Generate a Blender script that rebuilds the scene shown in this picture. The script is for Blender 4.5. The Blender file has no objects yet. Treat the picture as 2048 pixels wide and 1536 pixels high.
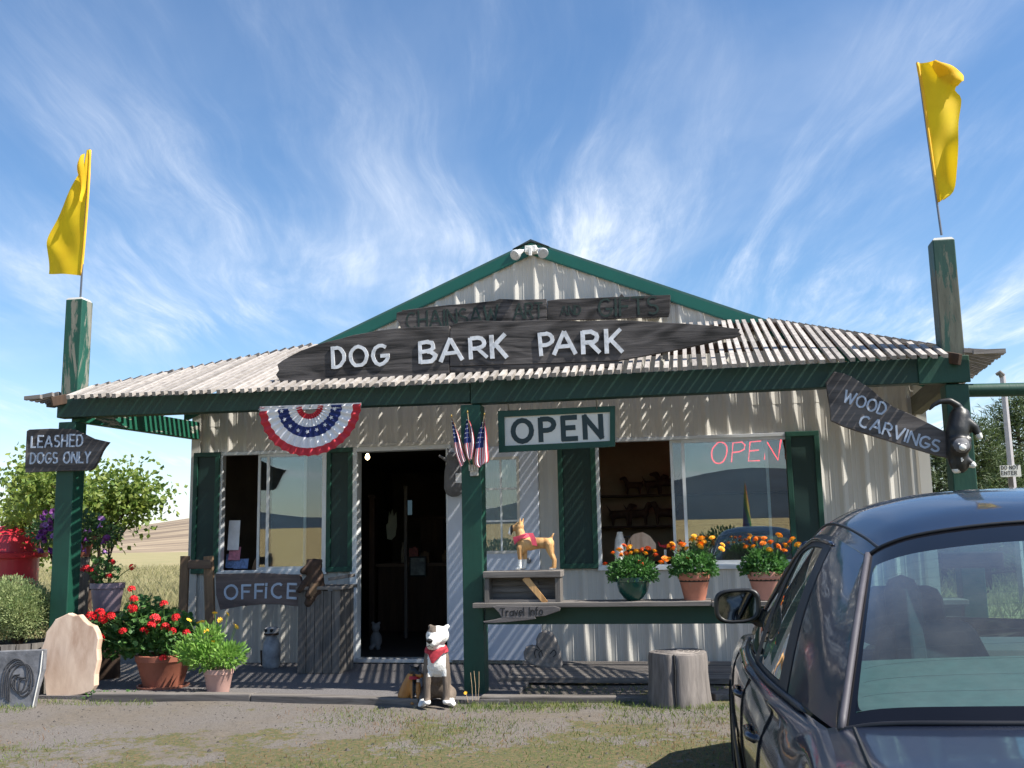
import bpy, bmesh, math, random
import numpy as np
from mathutils import Vector, Matrix, Euler
random.seed(7); np.random.seed(7)
S = bpy.context.scene; C = S.collection
# ------------------------------------------------------------ camera
YAW, PITCH, ROLL, FPX, EYE = 0.17626, 0.15326, -0.018777, 2000.0, 1.3
def _axes():
    cy, sy = math.cos(YAW), math.sin(YAW)
    F = Vector((-sy*math.cos(PITCH), cy*math.cos(PITCH), math.sin(PITCH)))
    R = Vector((cy, sy, 0)); U = R.cross(F); c, s = math.cos(ROLL), math.sin(ROLL)
    return c*R+s*U, -s*R+c*U, F
CR, CU, CF = _axes()
cam = bpy.data.cameras.new('camera'); camo = bpy.data.objects.new('camera', cam); C.objects.link(camo)
m3 = Matrix((CR, CU, -CF)).transposed(); camo.matrix_world = Matrix.Translation((0, 0, EYE)) @ m3.to_4x4()
cam.sensor_width = 36; cam.lens = 36*FPX/2048; cam.clip_start = 0.05; cam.clip_end = 20000
S.camera = camo
# ------------------------------------------------------------ light
SUN = Vector((0.81, -0.162, 1.0)).normalized()
EL = math.asin(SUN.z); AZ = math.atan2(SUN.x, SUN.y)
sl = bpy.data.lights.new('sun', 'SUN'); sl.energy = 5.0; sl.angle = math.radians(0.53); sl.color = (1.0, 0.95, 0.86)
so = bpy.data.objects.new('sun', sl); C.objects.link(so); so.rotation_euler = SUN.to_track_quat('Z', 'Y').to_euler()
S.view_settings.view_transform = 'Standard'; S.view_settings.look = 'None'
S.view_settings.exposure = 0.92; S.view_settings.gamma = 1.0; S.view_settings.use_curve_mapping = False
W = bpy.data.worlds.new('World'); S.world = W; W.use_nodes = True
def world():
    nt = W.node_tree; N = nt.nodes; L = nt.links; N.clear()
    out = N.new('ShaderNodeOutputWorld'); bg = N.new('ShaderNodeBackground'); bg.inputs[1].default_value = 0.098
    sky = N.new('ShaderNodeTexSky'); sky.sky_type = 'NISHITA'; sky.sun_disc = False
    sky.sun_elevation = EL; sky.sun_rotation = AZ; sky.altitude = 300; sky.air_density = 1.0; sky.dust_density = 0.45; sky.ozone_density = 2.2
    tc = N.new('ShaderNodeTexCoord'); sep = N.new('ShaderNodeSeparateXYZ'); L.new(tc.outputs['Generated'], sep.inputs[0])
    def M(op, a, b=None, c=None, clamp=False):
        n = N.new('ShaderNodeMath'); n.operation = op; n.use_clamp = clamp
        for i, v in enumerate((a, b, c)):
            if v is None: continue
            if isinstance(v, (int, float)): n.inputs[i].default_value = v
            else: L.new(v, n.inputs[i])
        return n.outputs[0]
    z = M('MAXIMUM', sep.outputs[2], 0.0); den = M('ADD', z, 0.09)
    px = M('DIVIDE', sep.outputs[0], den); py = M('DIVIDE', sep.outputs[1], den)
    a = math.radians(10.0)   # streak direction, slightly left of the facade normal
    u = M('ADD', M('MULTIPLY', px, math.cos(a)), M('MULTIPLY', py, math.sin(a)))
    v = M('SUBTRACT', M('MULTIPLY', py, math.cos(a)), M('MULTIPLY', px, math.sin(a)))
    def noise(su, sv, det, dist, off, rough=0.6):
        cb = N.new('ShaderNodeCombineXYZ'); L.new(M('MULTIPLY', u, su), cb.inputs[0]); L.new(M('MULTIPLY', v, sv), cb.inputs[1]); cb.inputs[2].default_value = off
        n = N.new('ShaderNodeTexNoise'); n.inputs['Scale'].default_value = 1; n.inputs['Detail'].default_value = det
        n.inputs['Roughness'].default_value = rough; n.inputs['Distortion'].default_value = dist
        L.new(cb.outputs[0], n.inputs['Vector']); return n.outputs['Fac']
    def ramp(x, lo, hi):
        n = N.new('ShaderNodeMapRange'); n.interpolation_type = 'SMOOTHSTEP'; L.new(x, n.inputs[0]) if not isinstance(x, float) else None
        n.inputs[1].default_value = lo; n.inputs[2].default_value = hi; return n.outputs[0]
    wu = noise(0.8, 0.5, 3, 0.2, 21.0, 0.55); wv = noise(0.8, 0.8, 3, 0.3, 31.0, 0.5)
    u = M('ADD', u, M('MULTIPLY', M('SUBTRACT', wu, 0.5), 0.55)); v = M('ADD', v, M('MULTIPLY', M('SUBTRACT', wv, 0.5), 0.5))
    streak = ramp(noise(2.5, 0.34, 10, 0.55, 1.3, 0.64), 0.40, 0.74)
    fine = ramp(noise(9.0, 1.7, 9, 0.7, 5.1, 0.72), 0.28, 0.78)
    big = ramp(noise(0.75, 0.6, 4, 0.5, 9.7, 0.55), 0.38, 0.64)
    soft = ramp(noise(1.2, 0.5, 6, 0.6, 3.2, 0.6), 0.38, 0.85)
    hz = M('SUBTRACT', 1.0, ramp(sep.outputs[2], 0.05, 0.56))        # more cirrus towards the horizon
    rgt = ramp(sep.outputs[0], -0.75, 0.15)                         # denser to the right of the view
    cov = M('ADD', 0.10, M('MULTIPLY', M('MULTIPLY', hz, 1.0), M('ADD', 0.45, M('MULTIPLY', rgt, 0.55))))
    s1 = M('MULTIPLY', streak, M('ADD', 0.35, M('MULTIPLY', fine, 0.75)))
    s2 = M('MULTIPLY', M('ADD', M('MULTIPLY', s1, 1.35), M('MULTIPLY', soft, 0.5)), M('ADD', 0.3, M('MULTIPLY', big, 0.9)))
    cl = M('MULTIPLY', M('MULTIPLY', s2, cov), 1.15, clamp=True)
    low = M('MULTIPLY', M('SUBTRACT', 1.0, ramp(sep.outputs[2], -0.02, 0.22)), 0.42)
    cl = M('MAXIMUM', cl, M('MULTIPLY', low, M('ADD', 0.5, M('MULTIPLY', soft, 0.5))))
    hs = N.new('ShaderNodeHueSaturation'); hs.inputs['Saturation'].default_value = 1.16; hs.inputs['Value'].default_value = 1.0
    L.new(sky.outputs[0], hs.inputs['Color'])
    mx = N.new('ShaderNodeMix'); mx.data_type = 'RGBA'; L.new(cl, mx.inputs[0]); L.new(hs.outputs[0], mx.inputs[6]); mx.inputs[7].default_value = (6.0, 6.4, 7.0, 1)
    L.new(mx.outputs[2], bg.inputs[0]); L.new(bg.outputs[0], out.inputs[0])
world()
# ------------------------------------------------------------ pixel (2048x1536) to world on a plane
def _ray(px, py): return CF + CR*((px-1024)/FPX) - CU*((py-768)/FPX)
def PY(px, py, y): d = _ray(px, py); t = y/d.y; return Vector((d.x*t, y, EYE+d.z*t))
def PZ(px, py, z): d = _ray(px, py); t = (z-EYE)/d.z; return Vector((d.x*t, d.y*t, z))
# ------------------------------------------------------------ materials
def newmat(name):
    m = bpy.data.materials.new(name); m.use_nodes = True; nt = m.node_tree
    return m, nt, nt.nodes, nt.links, nt.nodes['Principled BSDF']
def rgb(c): return (c[0], c[1], c[2], 1)
def tex_noise(N, L, scale=(1,1,1), s=5, det=6, rough=.6, dist=0, coord='Object', rnd=True):
    tc = N.new('ShaderNodeTexCoord'); mp = N.new('ShaderNodeMapping'); mp.inputs['Scale'].default_value = scale
    L.new(tc.outputs[coord], mp.inputs[0])
    if rnd:
        oi = N.new('ShaderNodeObjectInfo'); mm = N.new('ShaderNodeMath'); mm.operation = 'MULTIPLY'; mm.inputs[1].default_value = 37.0
        L.new(oi.outputs['Random'], mm.inputs[0]); L.new(mm.outputs[0], mp.inputs['Location'])
    n = N.new('ShaderNodeTexNoise'); n.inputs['Scale'].default_value = s; n.inputs['Detail'].default_value = det
    n.inputs['Roughness'].default_value = rough; n.inputs['Distortion'].default_value = dist
    L.new(mp.outputs[0], n.inputs['Vector']); return n.outputs['Fac'], mp
def ramp(N, L, fac, stops):
    r = N.new('ShaderNodeValToRGB'); e = r.color_ramp.elements
    e[0].position = stops[0][0]; e[0].color = rgb(stops[0][1]); e[1].position = stops[-1][0]; e[1].color = rgb(stops[-1][1])
    for p, c in stops[1:-1]: x = e.new(p); x.color = rgb(c)
    L.new(fac, r.inputs[0]); return r.outputs[0]
def bump(N, L, fac, b, strength=.3, dist=.01):
    n = N.new('ShaderNodeBump'); n.inputs['Strength'].default_value = strength; n.inputs['Distance'].default_value = dist
    L.new(fac, n.inputs['Height']); L.new(n.outputs[0], b.inputs['Normal']); return n
def plain(name, c, rough=.6, var=.12, s=8, bmp=.0, metal=0, coat=0, spec=.5, dirt=None):
    m, nt, N, L, b = newmat(name)
    f, _ = tex_noise(N, L, (1,1,1), s)
    lo = [x*(1-var) for x in c]; hi = [min(1, x*(1+var)) for x in c]
    st = [(.3, lo), (.7, hi)]
    if dirt: st = [(.25, dirt), (.45, lo), (.75, hi)]
    L.new(ramp(N, L, f, st), b.inputs['Base Color'])
    b.inputs['Roughness'].default_value = rough; b.inputs['Metallic'].default_value = metal
    b.inputs['Coat Weight'].default_value = coat; b.inputs['Coat Roughness'].default_value = .04
    b.inputs['Specular IOR Level'].default_value = spec
    if bmp: bump(N, L, f, b, bmp, .02)
    return m
def wood(name, dark, light, axis='x', s=22, stretch=14, rough=.85, bmp=.5, rings=0, tint=.35, rw=.15):
    m, nt, N, L, b = newmat(name)
    sc = [1, 1, 1]; sc['xyz'.index(axis)] = 1.0/stretch
    f, mp = tex_noise(N, L, sc, s, 8, .7, .6)
    src = f
    if rings:
        g, mp2 = tex_noise(N, L, [x if x == 1 else .22 for x in sc], 2.2, 3, .5, .8)
        mu = N.new('ShaderNodeMath'); mu.operation = 'MULTIPLY'; mu.inputs[1].default_value = rings; L.new(g, mu.inputs[0])
        sn = N.new('ShaderNodeMath'); sn.operation = 'SINE'; L.new(mu.outputs[0], sn.inputs[0])
        ma = N.new('ShaderNodeMath'); ma.operation = 'MULTIPLY_ADD'; ma.inputs[1].default_value = rw; L.new(sn.outputs[0], ma.inputs[0]); L.new(f, ma.inputs[2]); src = ma.outputs[0]
    mid = [(a+c)/2 for a, c in zip(dark, light)]
    col = ramp(N, L, src, [(.30, dark), (.5, mid), (.72, light)])
    oi = N.new('ShaderNodeObjectInfo'); mr = N.new('ShaderNodeMapRange'); mr.inputs[3].default_value = 1-tint; mr.inputs[4].default_value = 1+tint*.6
    L.new(oi.outputs['Random'], mr.inputs[0])
    mx = N.new('ShaderNodeMix'); mx.data_type = 'RGBA'; mx.blend_type = 'MULTIPLY'; mx.inputs[0].default_value = 1
    L.new(col, mx.inputs[6]); cc = N.new('ShaderNodeCombineXYZ'); [L.new(mr.outputs[0], cc.inputs[i]) for i in range(3)]
    L.new(cc.outputs[0], mx.inputs[7]); L.new(mx.outputs[2], b.inputs['Base Color'])
    b.inputs['Roughness'].default_value = rough; bump(N, L, src, b, bmp, .006); return m
def peel(name, paint, under, axis='z', amount=.5, s=14, rough=.55, zone=None):
    """paint flaking off grey wood; amount is the noise threshold above which wood shows"""
    m, nt, N, L, b = newmat(name)
    sc = [1, 1, 1]; sc['xyz'.index(axis)] = .16
    f, _ = tex_noise(N, L, sc, s, 9, .72, .5)
    g, _ = tex_noise(N, L, sc, s*2.5, 6, .6, .5)
    h, _ = tex_noise(N, L, (1, 1, 1), 5, 4, .6)
    fac = f
    if zone:      # paint has weathered off above this height
        tc = N.new('ShaderNodeTexCoord'); sp = N.new('ShaderNodeSeparateXYZ'); L.new(tc.outputs['Object'], sp.inputs[0])
        mr = N.new('ShaderNodeMapRange'); L.new(sp.outputs[2], mr.inputs[0]); mr.inputs[1].default_value = zone[0]; mr.inputs[2].default_value = zone[1]; mr.inputs[4].default_value = zone[2]
        ad = N.new('ShaderNodeMath'); ad.operation = 'ADD'; L.new(f, ad.inputs[0]); L.new(mr.outputs[0], ad.inputs[1]); fac = ad.outputs[0]
    th = N.new('ShaderNodeMapRange'); th.inputs[1].default_value = amount; th.inputs[2].default_value = amount+.03; L.new(fac, th.inputs[0])
    w = ramp(N, L, g, [(.3, [x*.55 for x in under]), (.7, under)])
    p = ramp(N, L, h, [(.3, [x*.8 for x in paint]), (.7, [x*1.15 for x in paint])])
    mx = N.new('ShaderNodeMix'); mx.data_type = 'RGBA'; L.new(th.outputs[0], mx.inputs[0]); L.new(p, mx.inputs[6]); L.new(w, mx.inputs[7]); L.new(mx.outputs[2], b.inputs['Base Color'])
    rr = N.new('ShaderNodeMapRange'); L.new(th.outputs[0], rr.inputs[0]); rr.inputs[3].default_value = rough; rr.inputs[4].default_value = .9; L.new(rr.outputs[0], b.inputs['Roughness'])
    bump(N, L, g, b, .35, .005); return m
def glass(name, tint=(1, 1, 1), refl=.1, rough=.0, dust=.02):
    m, nt, N, L, b = newmat(name); N.remove(b); out = [n for n in N if n.type == 'OUTPUT_MATERIAL'][0]
    t = N.new('ShaderNodeBsdfTransparent'); t.inputs[0].default_value = rgb(tint)
    g = N.new('ShaderNodeBsdfGlossy'); g.inputs['Roughness'].default_value = rough; g.inputs[0].default_value = (1, 1, 1, 1)
    lw = N.new('ShaderNodeLayerWeight'); lw.inputs[0].default_value = .5
    mr = N.new('ShaderNodeMapRange'); mr.interpolation_type = 'SMOOTHSTEP'; mr.inputs[1].default_value = .35; mr.inputs[3].default_value = refl; mr.inputs[4].default_value = .9
    L.new(lw.outputs['Facing'], mr.inputs[0])
    mx = N.new('ShaderNodeMixShader'); L.new(mr.outputs[0], mx.inputs[0]); L.new(t.outputs[0], mx.inputs[1]); L.new(g.outputs[0], mx.inputs[2])
    df = N.new('ShaderNodeBsdfDiffuse'); df.inputs[0].default_value = (.5, .5, .47, 1); f, _ = tex_noise(N, L, (1, 1, .5), 7, 6, .7, rnd=False)
    dm = N.new('ShaderNodeMath'); dm.operation = 'MULTIPLY'; dm.inputs[1].default_value = dust*2; L.new(f, dm.inputs[0]); m2 = N.new('ShaderNodeMixShader'); L.new(dm.outputs[0], m2.inputs[0]); L.new(mx.outputs[0], m2.inputs[1]); L.new(df.outputs[0], m2.inputs[2]); L.new(m2.outputs[0], out.inputs[0])
    return m
def leafmat(name, c, c2=None, trans=.35, rough=.55):
    m, nt, N, L, b = newmat(name); out = [n for n in N if n.type == 'OUTPUT_MATERIAL'][0]
    f, _ = tex_noise(N, L, (1, 1, 1), 9, 3, .6, rnd=False)
    c2 = c2 or [x*1.7 for x in c]
    col = ramp(N, L, f, [(.35, c), (.65, c2)])
    L.new(col, b.inputs['Base Color']); b.inputs['Roughness'].default_value = rough
    t = N.new('ShaderNodeBsdfTranslucent'); hs = N.new('ShaderNodeHueSaturation'); hs.inputs['Value'].default_value = 1.4; L.new(col, hs.inputs['Color']); L.new(hs.outputs[0], t.inputs[0])
    mx = N.new('ShaderNodeMixShader'); mx.inputs[0].default_value = trans; L.new(b.outputs[0], mx.inputs[1]); L.new(t.outputs[0], mx.inputs[2]); L.new(mx.outputs[0], out.inputs[0])
    return m
def emis(name, c, s):
    m, nt, N, L, b = newmat(name); b.inputs['Base Color'].default_value = rgb(c); b.inputs['Emission Color'].default_value = rgb(c); b.inputs['Emission Strength'].default_value = s; return m
GREEN = (.004, .055, .034); DKGREEN = (.006, .05, .035)
GREY = (.30, .27, .25)
MT = dict(
 wall=plain('cream_metal', (.52, .50, .455), .42, .05, 1.3, 0),
 white=plain('white_paint', (.70, .72, .72), .45, .06, 3),
 doorwhite=plain('door_white', (.50, .54, .62), .4, .05, 2),
 alu=plain('window_metal', (.62, .64, .66), .35, .08, 6, metal=.3),
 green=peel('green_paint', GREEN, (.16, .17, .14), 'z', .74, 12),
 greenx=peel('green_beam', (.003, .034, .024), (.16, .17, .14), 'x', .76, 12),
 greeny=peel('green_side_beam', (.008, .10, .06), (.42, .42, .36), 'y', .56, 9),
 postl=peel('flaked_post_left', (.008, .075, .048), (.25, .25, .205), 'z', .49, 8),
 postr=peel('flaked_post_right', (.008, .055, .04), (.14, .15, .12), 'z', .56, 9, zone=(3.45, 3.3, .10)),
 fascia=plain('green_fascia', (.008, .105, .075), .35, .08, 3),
 shutter=plain('shutter_green', (.003, .026, .021), .55, .15, 4),
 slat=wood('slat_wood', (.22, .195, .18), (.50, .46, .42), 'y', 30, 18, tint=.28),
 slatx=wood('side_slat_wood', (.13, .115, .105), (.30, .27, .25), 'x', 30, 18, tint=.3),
 slatx_cap=wood('slat_end', (.2, .18, .16), (.4, .36, .33), 'z', 30, 3, tint=.3),
 sign=wood('dark_sign_wood', (.010, .009, .009), (.10, .09, .088), 'x', 20, 16, rings=60, tint=.1, bmp=.9, rw=.13),
 sign2=wood('grey_sign_wood', (.046, .040, .039), (.155, .138, .132), 'x', 20, 14, rings=30, tint=.1),
 greywood=wood('grey_wood', (.06, .052, .046), (.24, .215, .195), 'x', 20, 14, tint=.15),
 greyz=wood('grey_wood_upright', (.06, .052, .046), (.22, .20, .18), 'z', 20, 14, tint=.15),
 brownz=wood('brown_wood_upright', (.12, .07, .04), (.30, .19, .11), 'z', 18, 12, tint=.1),
 brownx=wood('brown_wood', (.09, .055, .04), (.22, .15, .10), 'x', 18, 12, tint=.1),
 darkwood=wood('dark_brown_wood', (.03, .018, .012), (.09, .05, .03), 'z', 14, 8, tint=.1),
 lwood=wood('pale_carved_wood', (.46, .30, .21), (.72, .55, .42), 'z', 7, 3, rings=20, tint=.05, bmp=.3, rough=.6),
 tan=wood('tan_carving', (.36, .18, .06), (.64, .37, .15), 'z', 26, 8, tint=.05, rough=.55, rings=40, bmp=1),
 orange=wood('orange_carving', (.28, .11, .02), (.5, .22, .05), 'z', 14, 6, tint=.05, rough=.45),
 brindle=wood('brindle_carving', (.055, .042, .033), (.20, .155, .12), 'z', 20, 8, tint=.05),
 letter=plain('letter_white', (.72, .74, .78), .6, .18, 14, dirt=(.35, .36, .38)),
 letterb=plain('letter_blue_grey', (.42, .48, .58), .6, .15, 14),
 letterg=plain('letter_green', (.012, .034, .028), .7, .3, 20, dirt=(.04, .037, .034)),
 lettero=plain('letter_dark', (.010, .030, .034), .5, .1, 10),
 signwhite=plain('sign_white', (.66, .65, .60), .5, .04, 4),
 white2=plain('carving_white', (.76, .75, .71), .55, .12, 30, .6),
 black=plain('black_paint', (.012, .012, .012), .45, .3, 14, .15),
 blackm=plain('black_matt', (.01, .01, .01), .8),
 red=plain('bandana_red', (.36, .025, .04), .8, .3, 60),
 pink=plain('bandana_pink', (.55, .06, .10), .8, .2, 30),
 terra=plain('terracotta', (.50, .19, .12), .7, .14, 10, .1, dirt=(.42, .22, .16)),
 terrad=plain('terracotta_dark', (.30, .10, .06), .7, .12, 10, .1),
 potpink=plain('pale_pink_pot', (.50, .30, .25), .7, .1, 8),
 potmauve=plain('mauve_pot', (.30, .22, .25), .6, .1, 8),
 potgreen=plain('dark_green_pot', (.008, .06, .045), .25, .1, 8, coat=.4),
 soil=plain('soil', (.035, .024, .016), .95, .4, 40, .5),
 stone=plain('carved_stone', (.22, .20, .185), .85, .25, 16, .6),
 greyseal=plain('grey_carving', (.13, .13, .14), .7, .2, 14, .4),
 redpl=plain('red_fibreglass', (.46, .018, .035), .45, .08, 2, coat=.2),
 metal=plain('grey_metal', (.2, .2, .21), .4, .1, 8, metal=.9),
 stick=plain('stick_wood', (.45, .33, .2), .6),
 fwhite=plain('flag_white', (.75, .74, .76), .8, .05, 8), fred=plain('flag_red', (.50, .03, .045), .8, .1, 8), fblue=plain('flag_blue', (.02, .035, .16), .8, .1, 8),
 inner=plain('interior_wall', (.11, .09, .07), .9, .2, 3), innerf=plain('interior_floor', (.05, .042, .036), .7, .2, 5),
 glass=glass('window_glass', (.80, .86, .86), .11), screen=glass('dusty_glass', (.75, .8, .8), .12),
 bulb=emis('warm_bulb', (1, .75, .4), 6), neon=emis('neon_red', (1, .015, .035), 2.2),
 stump=wood('stump_bark', (.07, .06, .055), (.25, .22, .20), 'z', 16, 9, tint=.05, bmp=1),
 stumptop=wood('stump_top', (.22, .19, .165), (.42, .37, .33), 'z', 20, 1.5, tint=.05),
 soffit=plain('roof_metal', (.05, .12, .10), .4),
 paper=plain('paper_white', (.75, .76, .8), .7), cpink=plain('leaflet_pink', (.6, .22, .3), .7, .3, 30), cblue=plain('leaflet_blue', (.2, .3, .55), .7, .5, 40),
)
# ------------------------------------------------------------ mesh builder
ORG = {}
class MB:
    def __init__(s): s.v = []; s.f = []; s.m = []; s.mi = 0
    def add(s, vs, fs, mi=None):
        o = len(s.v); s.v += [tuple(p) for p in vs]; s.f += [tuple(i+o for i in f) for f in fs]; s.m += [s.mi if mi is None else mi]*len(fs); return s
    def box(s, x0, x1, y0, y1, z0, z1, mi=None):
        return s.add([(x0,y0,z0),(x1,y0,z0),(x1,y1,z0),(x0,y1,z0),(x0,y0,z1),(x1,y0,z1),(x1,y1,z1),(x0,y1,z1)],
            [(0,3,2,1),(4,5,6,7),(0,1,5,4),(1,2,6,5),(2,3,7,6),(3,0,4,7)], mi)
    def bar(s, p0, p1, w, h, up=(0, 0, 1), mi=None, taper=1, jit=0):
        p0 = Vector(p0); p1 = Vector(p1); d = (p1-p0).normalized(); a = d.cross(Vector(up)).normalized(); b = a.cross(d)
        vs = []
        for p, k in ((p0, 1), (p1, taper)):
            for sa, sb in ((-1,-1),(1,-1),(1,1),(-1,1)):
                vs.append(p + a*(sa*w/2*k+random.uniform(-jit, jit)) + b*(sb*h/2*k+random.uniform(-jit, jit)))
        return s.add(vs, [(0,1,2,3),(7,6,5,4),(0,4,5,1),(1,5,6,2),(2,6,7,3),(3,7,4,0)], mi)
    def tube(s, pts, rad, n=8, mi=None, cap=True):
        pts = [Vector(p) for p in pts]; rad = rad if isinstance(rad, (list, tuple)) else [rad]*len(pts)
        vs = []; ref = Vector((0, 0, 1)); 
        for i, p in enumerate(pts):
            d = (pts[min(i+1, len(pts)-1)]-pts[max(i-1, 0)]).normalized()
            r = ref if abs(d.dot(ref)) < .95 else Vector((1, 0, 0))
            a = d.cross(r).normalized(); b = a.cross(d)
            for k in range(n): t = 2*math.pi*k/n; vs.append(p+(a*math.cos(t)+b*math.sin(t))*rad[i])
        fs = [(i*n+k, i*n+(k+1)%n, (i+1)*n+(k+1)%n, (i+1)*n+k) for i in range(len(pts)-1) for k in range(n)]
        if cap: fs += [tuple(range(n))[::-1], tuple((len(pts)-1)*n+k for k in range(n))]
        return s.add(vs, fs, mi)
    def lathe(s, prof, n=20, c=(0, 0, 0), mi=None, wob=0, cap=True):
        vs = []; 
        for r, z in prof:
            for k in range(n):
                t = 2*math.pi*k/n; rr = r*(1+wob*math.sin(3*t+1)+wob*.6*math.sin(7*t)); vs.append((c[0]+rr*math.cos(t), c[1]+rr*math.sin(t), c[2]+z))
        m = len(prof); fs = [(i*n+k, i*n+(k+1)%n, (i+1)*n+(k+1)%n, (i+1)*n+k) for i in range(m-1) for k in range(n)]
        if cap: fs += [tuple(range(n))[::-1], tuple((m-1)*n+k for k in range(n))]
        return s.add(vs, fs, mi)
    def prism(s, poly, y0, y1, mi=None):
        """outline of (x,z) points in a plane facing -y, from y0 (front) to y1 (back)"""
        n = len(poly); vs = [(p[0], y0, p[1]) for p in poly]+[(p[0], y1, p[1]) for p in poly]
        fs = [tuple(range(n)), tuple(range(n, 2*n))[::-1]]+[(k, k+n, (k+1) % n+n, (k+1) % n) for k in range(n)]
        return s.add(vs, fs, mi)
    def grid(s, rows, mi=None, mif=None):
        R = len(rows); K = len(rows[0]); vs = [p for r in rows for p in r]
        fs = [(i*K+k, i*K+k+1, (i+1)*K+k+1, (i+1)*K+k) for i in range(R-1) for k in range(K-1)]
        o = len(s.m); s.add(vs, fs, mi)
        if mif:
            j = o
            for i in range(R-1):
                for k in range(K-1): s.m[j] = mif(i, k); j += 1
        return s
    def mesh(s, name, mats, shift=(0, 0, 0), smooth=False, fixn=True):
        me = bpy.data.meshes.new(name); sh = Vector(shift)
        me.from_pydata([(p[0]-sh[0], p[1]-sh[1], p[2]-sh[2]) for p in s.v], [], s.f)
        for m in (mats if isinstance(mats, (list, tuple)) else [mats]): me.materials.append(m)
        me.polygons.foreach_set('material_index', s.m)
        if fixn:
            bm = bmesh.new(); bm.from_mesh(me); bmesh.ops.recalc_face_normals(bm, faces=bm.faces); bm.to_mesh(me); bm.free()
        if smooth:
            me.polygons.foreach_set('use_smooth', [True]*len(me.polygons))
            if smooth != 'all': me.set_sharp_from_angle(angle=math.radians(smooth if not isinstance(smooth, bool) else 40))
        me.update(); return me
    def build(s, name, mats, parent=None, smooth=False, local=False, bevel=0, **kw):
        mats = [MT[m] if isinstance(m, str) else m for m in (mats if isinstance(mats, (list, tuple)) else [mats])]
        sh = (0, 0, 0) if (local or parent is None) else ORG.get(parent.name, (0, 0, 0))
        me = s.mesh(name, mats, sh, smooth, **kw)
        o = bpy.data.objects.new(name, me); C.objects.link(o); o.parent = parent
        ORG[o.name] = ORG.get(parent.name, (0, 0, 0)) if parent else (0, 0, 0)
        if bevel:
            b = o.modifiers.new('bevel', 'BEVEL'); b.width = bevel; b.segments = 2; b.limit_method = 'ANGLE'; b.angle_limit = math.radians(50)
        return o
def link_mesh(name, me, parent, loc, rot=(0, 0, 0), scale=1):
    o = bpy.data.objects.new(name, me); C.objects.link(o); o.parent = parent
    g = ORG.get(parent.name, (0, 0, 0)) if parent else (0, 0, 0)
    o.location = Vector(loc)-Vector(g); o.rotation_euler = rot; o.scale = (scale,)*3; return o
def tag(o, label=None, cat=None, group=None, kind=None):
    if label: o['label'] = label
    if cat: o['category'] = cat
    if group: o['group'] = group
    if kind: o['kind'] = kind
    return o
def thing(name, label, cat, loc=(0, 0, 0), group=None, rz=0, kind=None):
    o = bpy.data.objects.new(name, None); C.objects.link(o); o.location = loc; o.rotation_euler = (0, 0, rz); o.empty_display_size = .1
    ORG[o.name] = tuple(loc) if rz == 0 else (0, 0, 0); return tag(o, label, cat, group, kind)
def solo(mb, name, mats, label, cat, group=None, **kw): return tag(mb.build(name, mats, **kw), label, cat, group)
def crv(pts, n):
    """Catmull-Rom through the points, n samples"""
    P = [Vector(p) for p in pts]
    if len(P) == 2: return [P[0].lerp(P[1], i/(n-1)) for i in range(n)]
    Q = [P[0]*2-P[1]]+P+[P[-1]*2-P[-2]]; out = []
    for i in range(n):
        t = i/(n-1)*(len(P)-1); k = min(int(t), len(P)-2); t -= k; a, b, c, d = Q[k:k+4]
        out.append(.5*((2*b)+(c-a)*t+(2*a-5*b+4*c-d)*t*t+(3*b-a-3*c+d)*t**3))
    return out
def loft(curves, nu, nv):
    """surface through several curves: rows nu along each curve, nv across"""
    cs = [crv(c, nu) for c in curves]; cols = [crv([c[i] for c in cs], nv) for i in range(nu)]
    return [[cols[i][j] for i in range(nu)] for j in range(nv)]
def blob(name, prims, mats, parent=None, voxel=.012, fn=None, sm=3, local=False):
    """overlapping closed volumes fused to one continuous skin"""
    mb = MB()
    for p in prims:
        if p[0] == 's':
            bm = bmesh.new(); bmesh.ops.create_icosphere(bm, subdivisions=3, radius=1)
            R = Euler(p[3] if len(p) > 3 else (0, 0, 0)).to_matrix(); r = p[2] if isinstance(p[2], (tuple, list)) else (p[2],)*3
            vs = [Vector(p[1])+R@Vector((v.co.x*r[0], v.co.y*r[1], v.co.z*r[2])) for v in bm.verts]
            mb.add(vs, [[v.index for v in f.verts] for f in bm.faces]); bm.free()
        elif p[0] == 'c':
            a, b, r0, r1 = Vector(p[1]), Vector(p[2]), p[3], p[4]; d = (b-a).normalized()
            pts = [a-d*r0*.9, a-d*r0*.6, a]+[a.lerp(b, t) for t in (.33, .66)]+[b, b+d*r1*.6, b+d*r1*.9]
            mb.tube(pts, [r0*.35, r0*.8, r0, r0*.67+r1*.33, r0*.34+r1*.66, r1, r1*.8, r1*.35], 14)
        elif p[0] == 'b': mb.bar(p[1], p[2], p[3], p[4], p[5] if len(p) > 5 else (0, 0, 1))
    me = mb.mesh('tmp', [])
    o = bpy.data.objects.new('tmp', me); C.objects.link(o)
    r = o.modifiers.new('r', 'REMESH'); r.mode = 'VOXEL'; r.voxel_size = voxel
    s = o.modifiers.new('s', 'SMOOTH'); s.iterations = sm; s.factor = .5
    dg = bpy.context.evaluated_depsgraph_get(); nm = bpy.data.meshes.new_from_object(o.evaluated_get(dg)); bpy.data.objects.remove(o)
    nm.materials.clear(); mats = [MT[m] if isinstance(m, str) else m for m in (mats if isinstance(mats, (list, tuple)) else [mats])]
    for m in mats: nm.materials.append(m)
    for p in nm.polygons: p.use_smooth = True; p.material_index = fn(p.center) if fn else 0
    g = Vector((0, 0, 0)) if (local or not parent) else Vector(ORG.get(parent.name, (0, 0, 0)))
    nm.transform(Matrix.Translation(-g)); nm.name = name
    q = bpy.data.objects.new(name, nm); C.objects.link(q); q.parent = parent; ORG[q.name] = tuple(g) if parent else (0, 0, 0); return q
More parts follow.
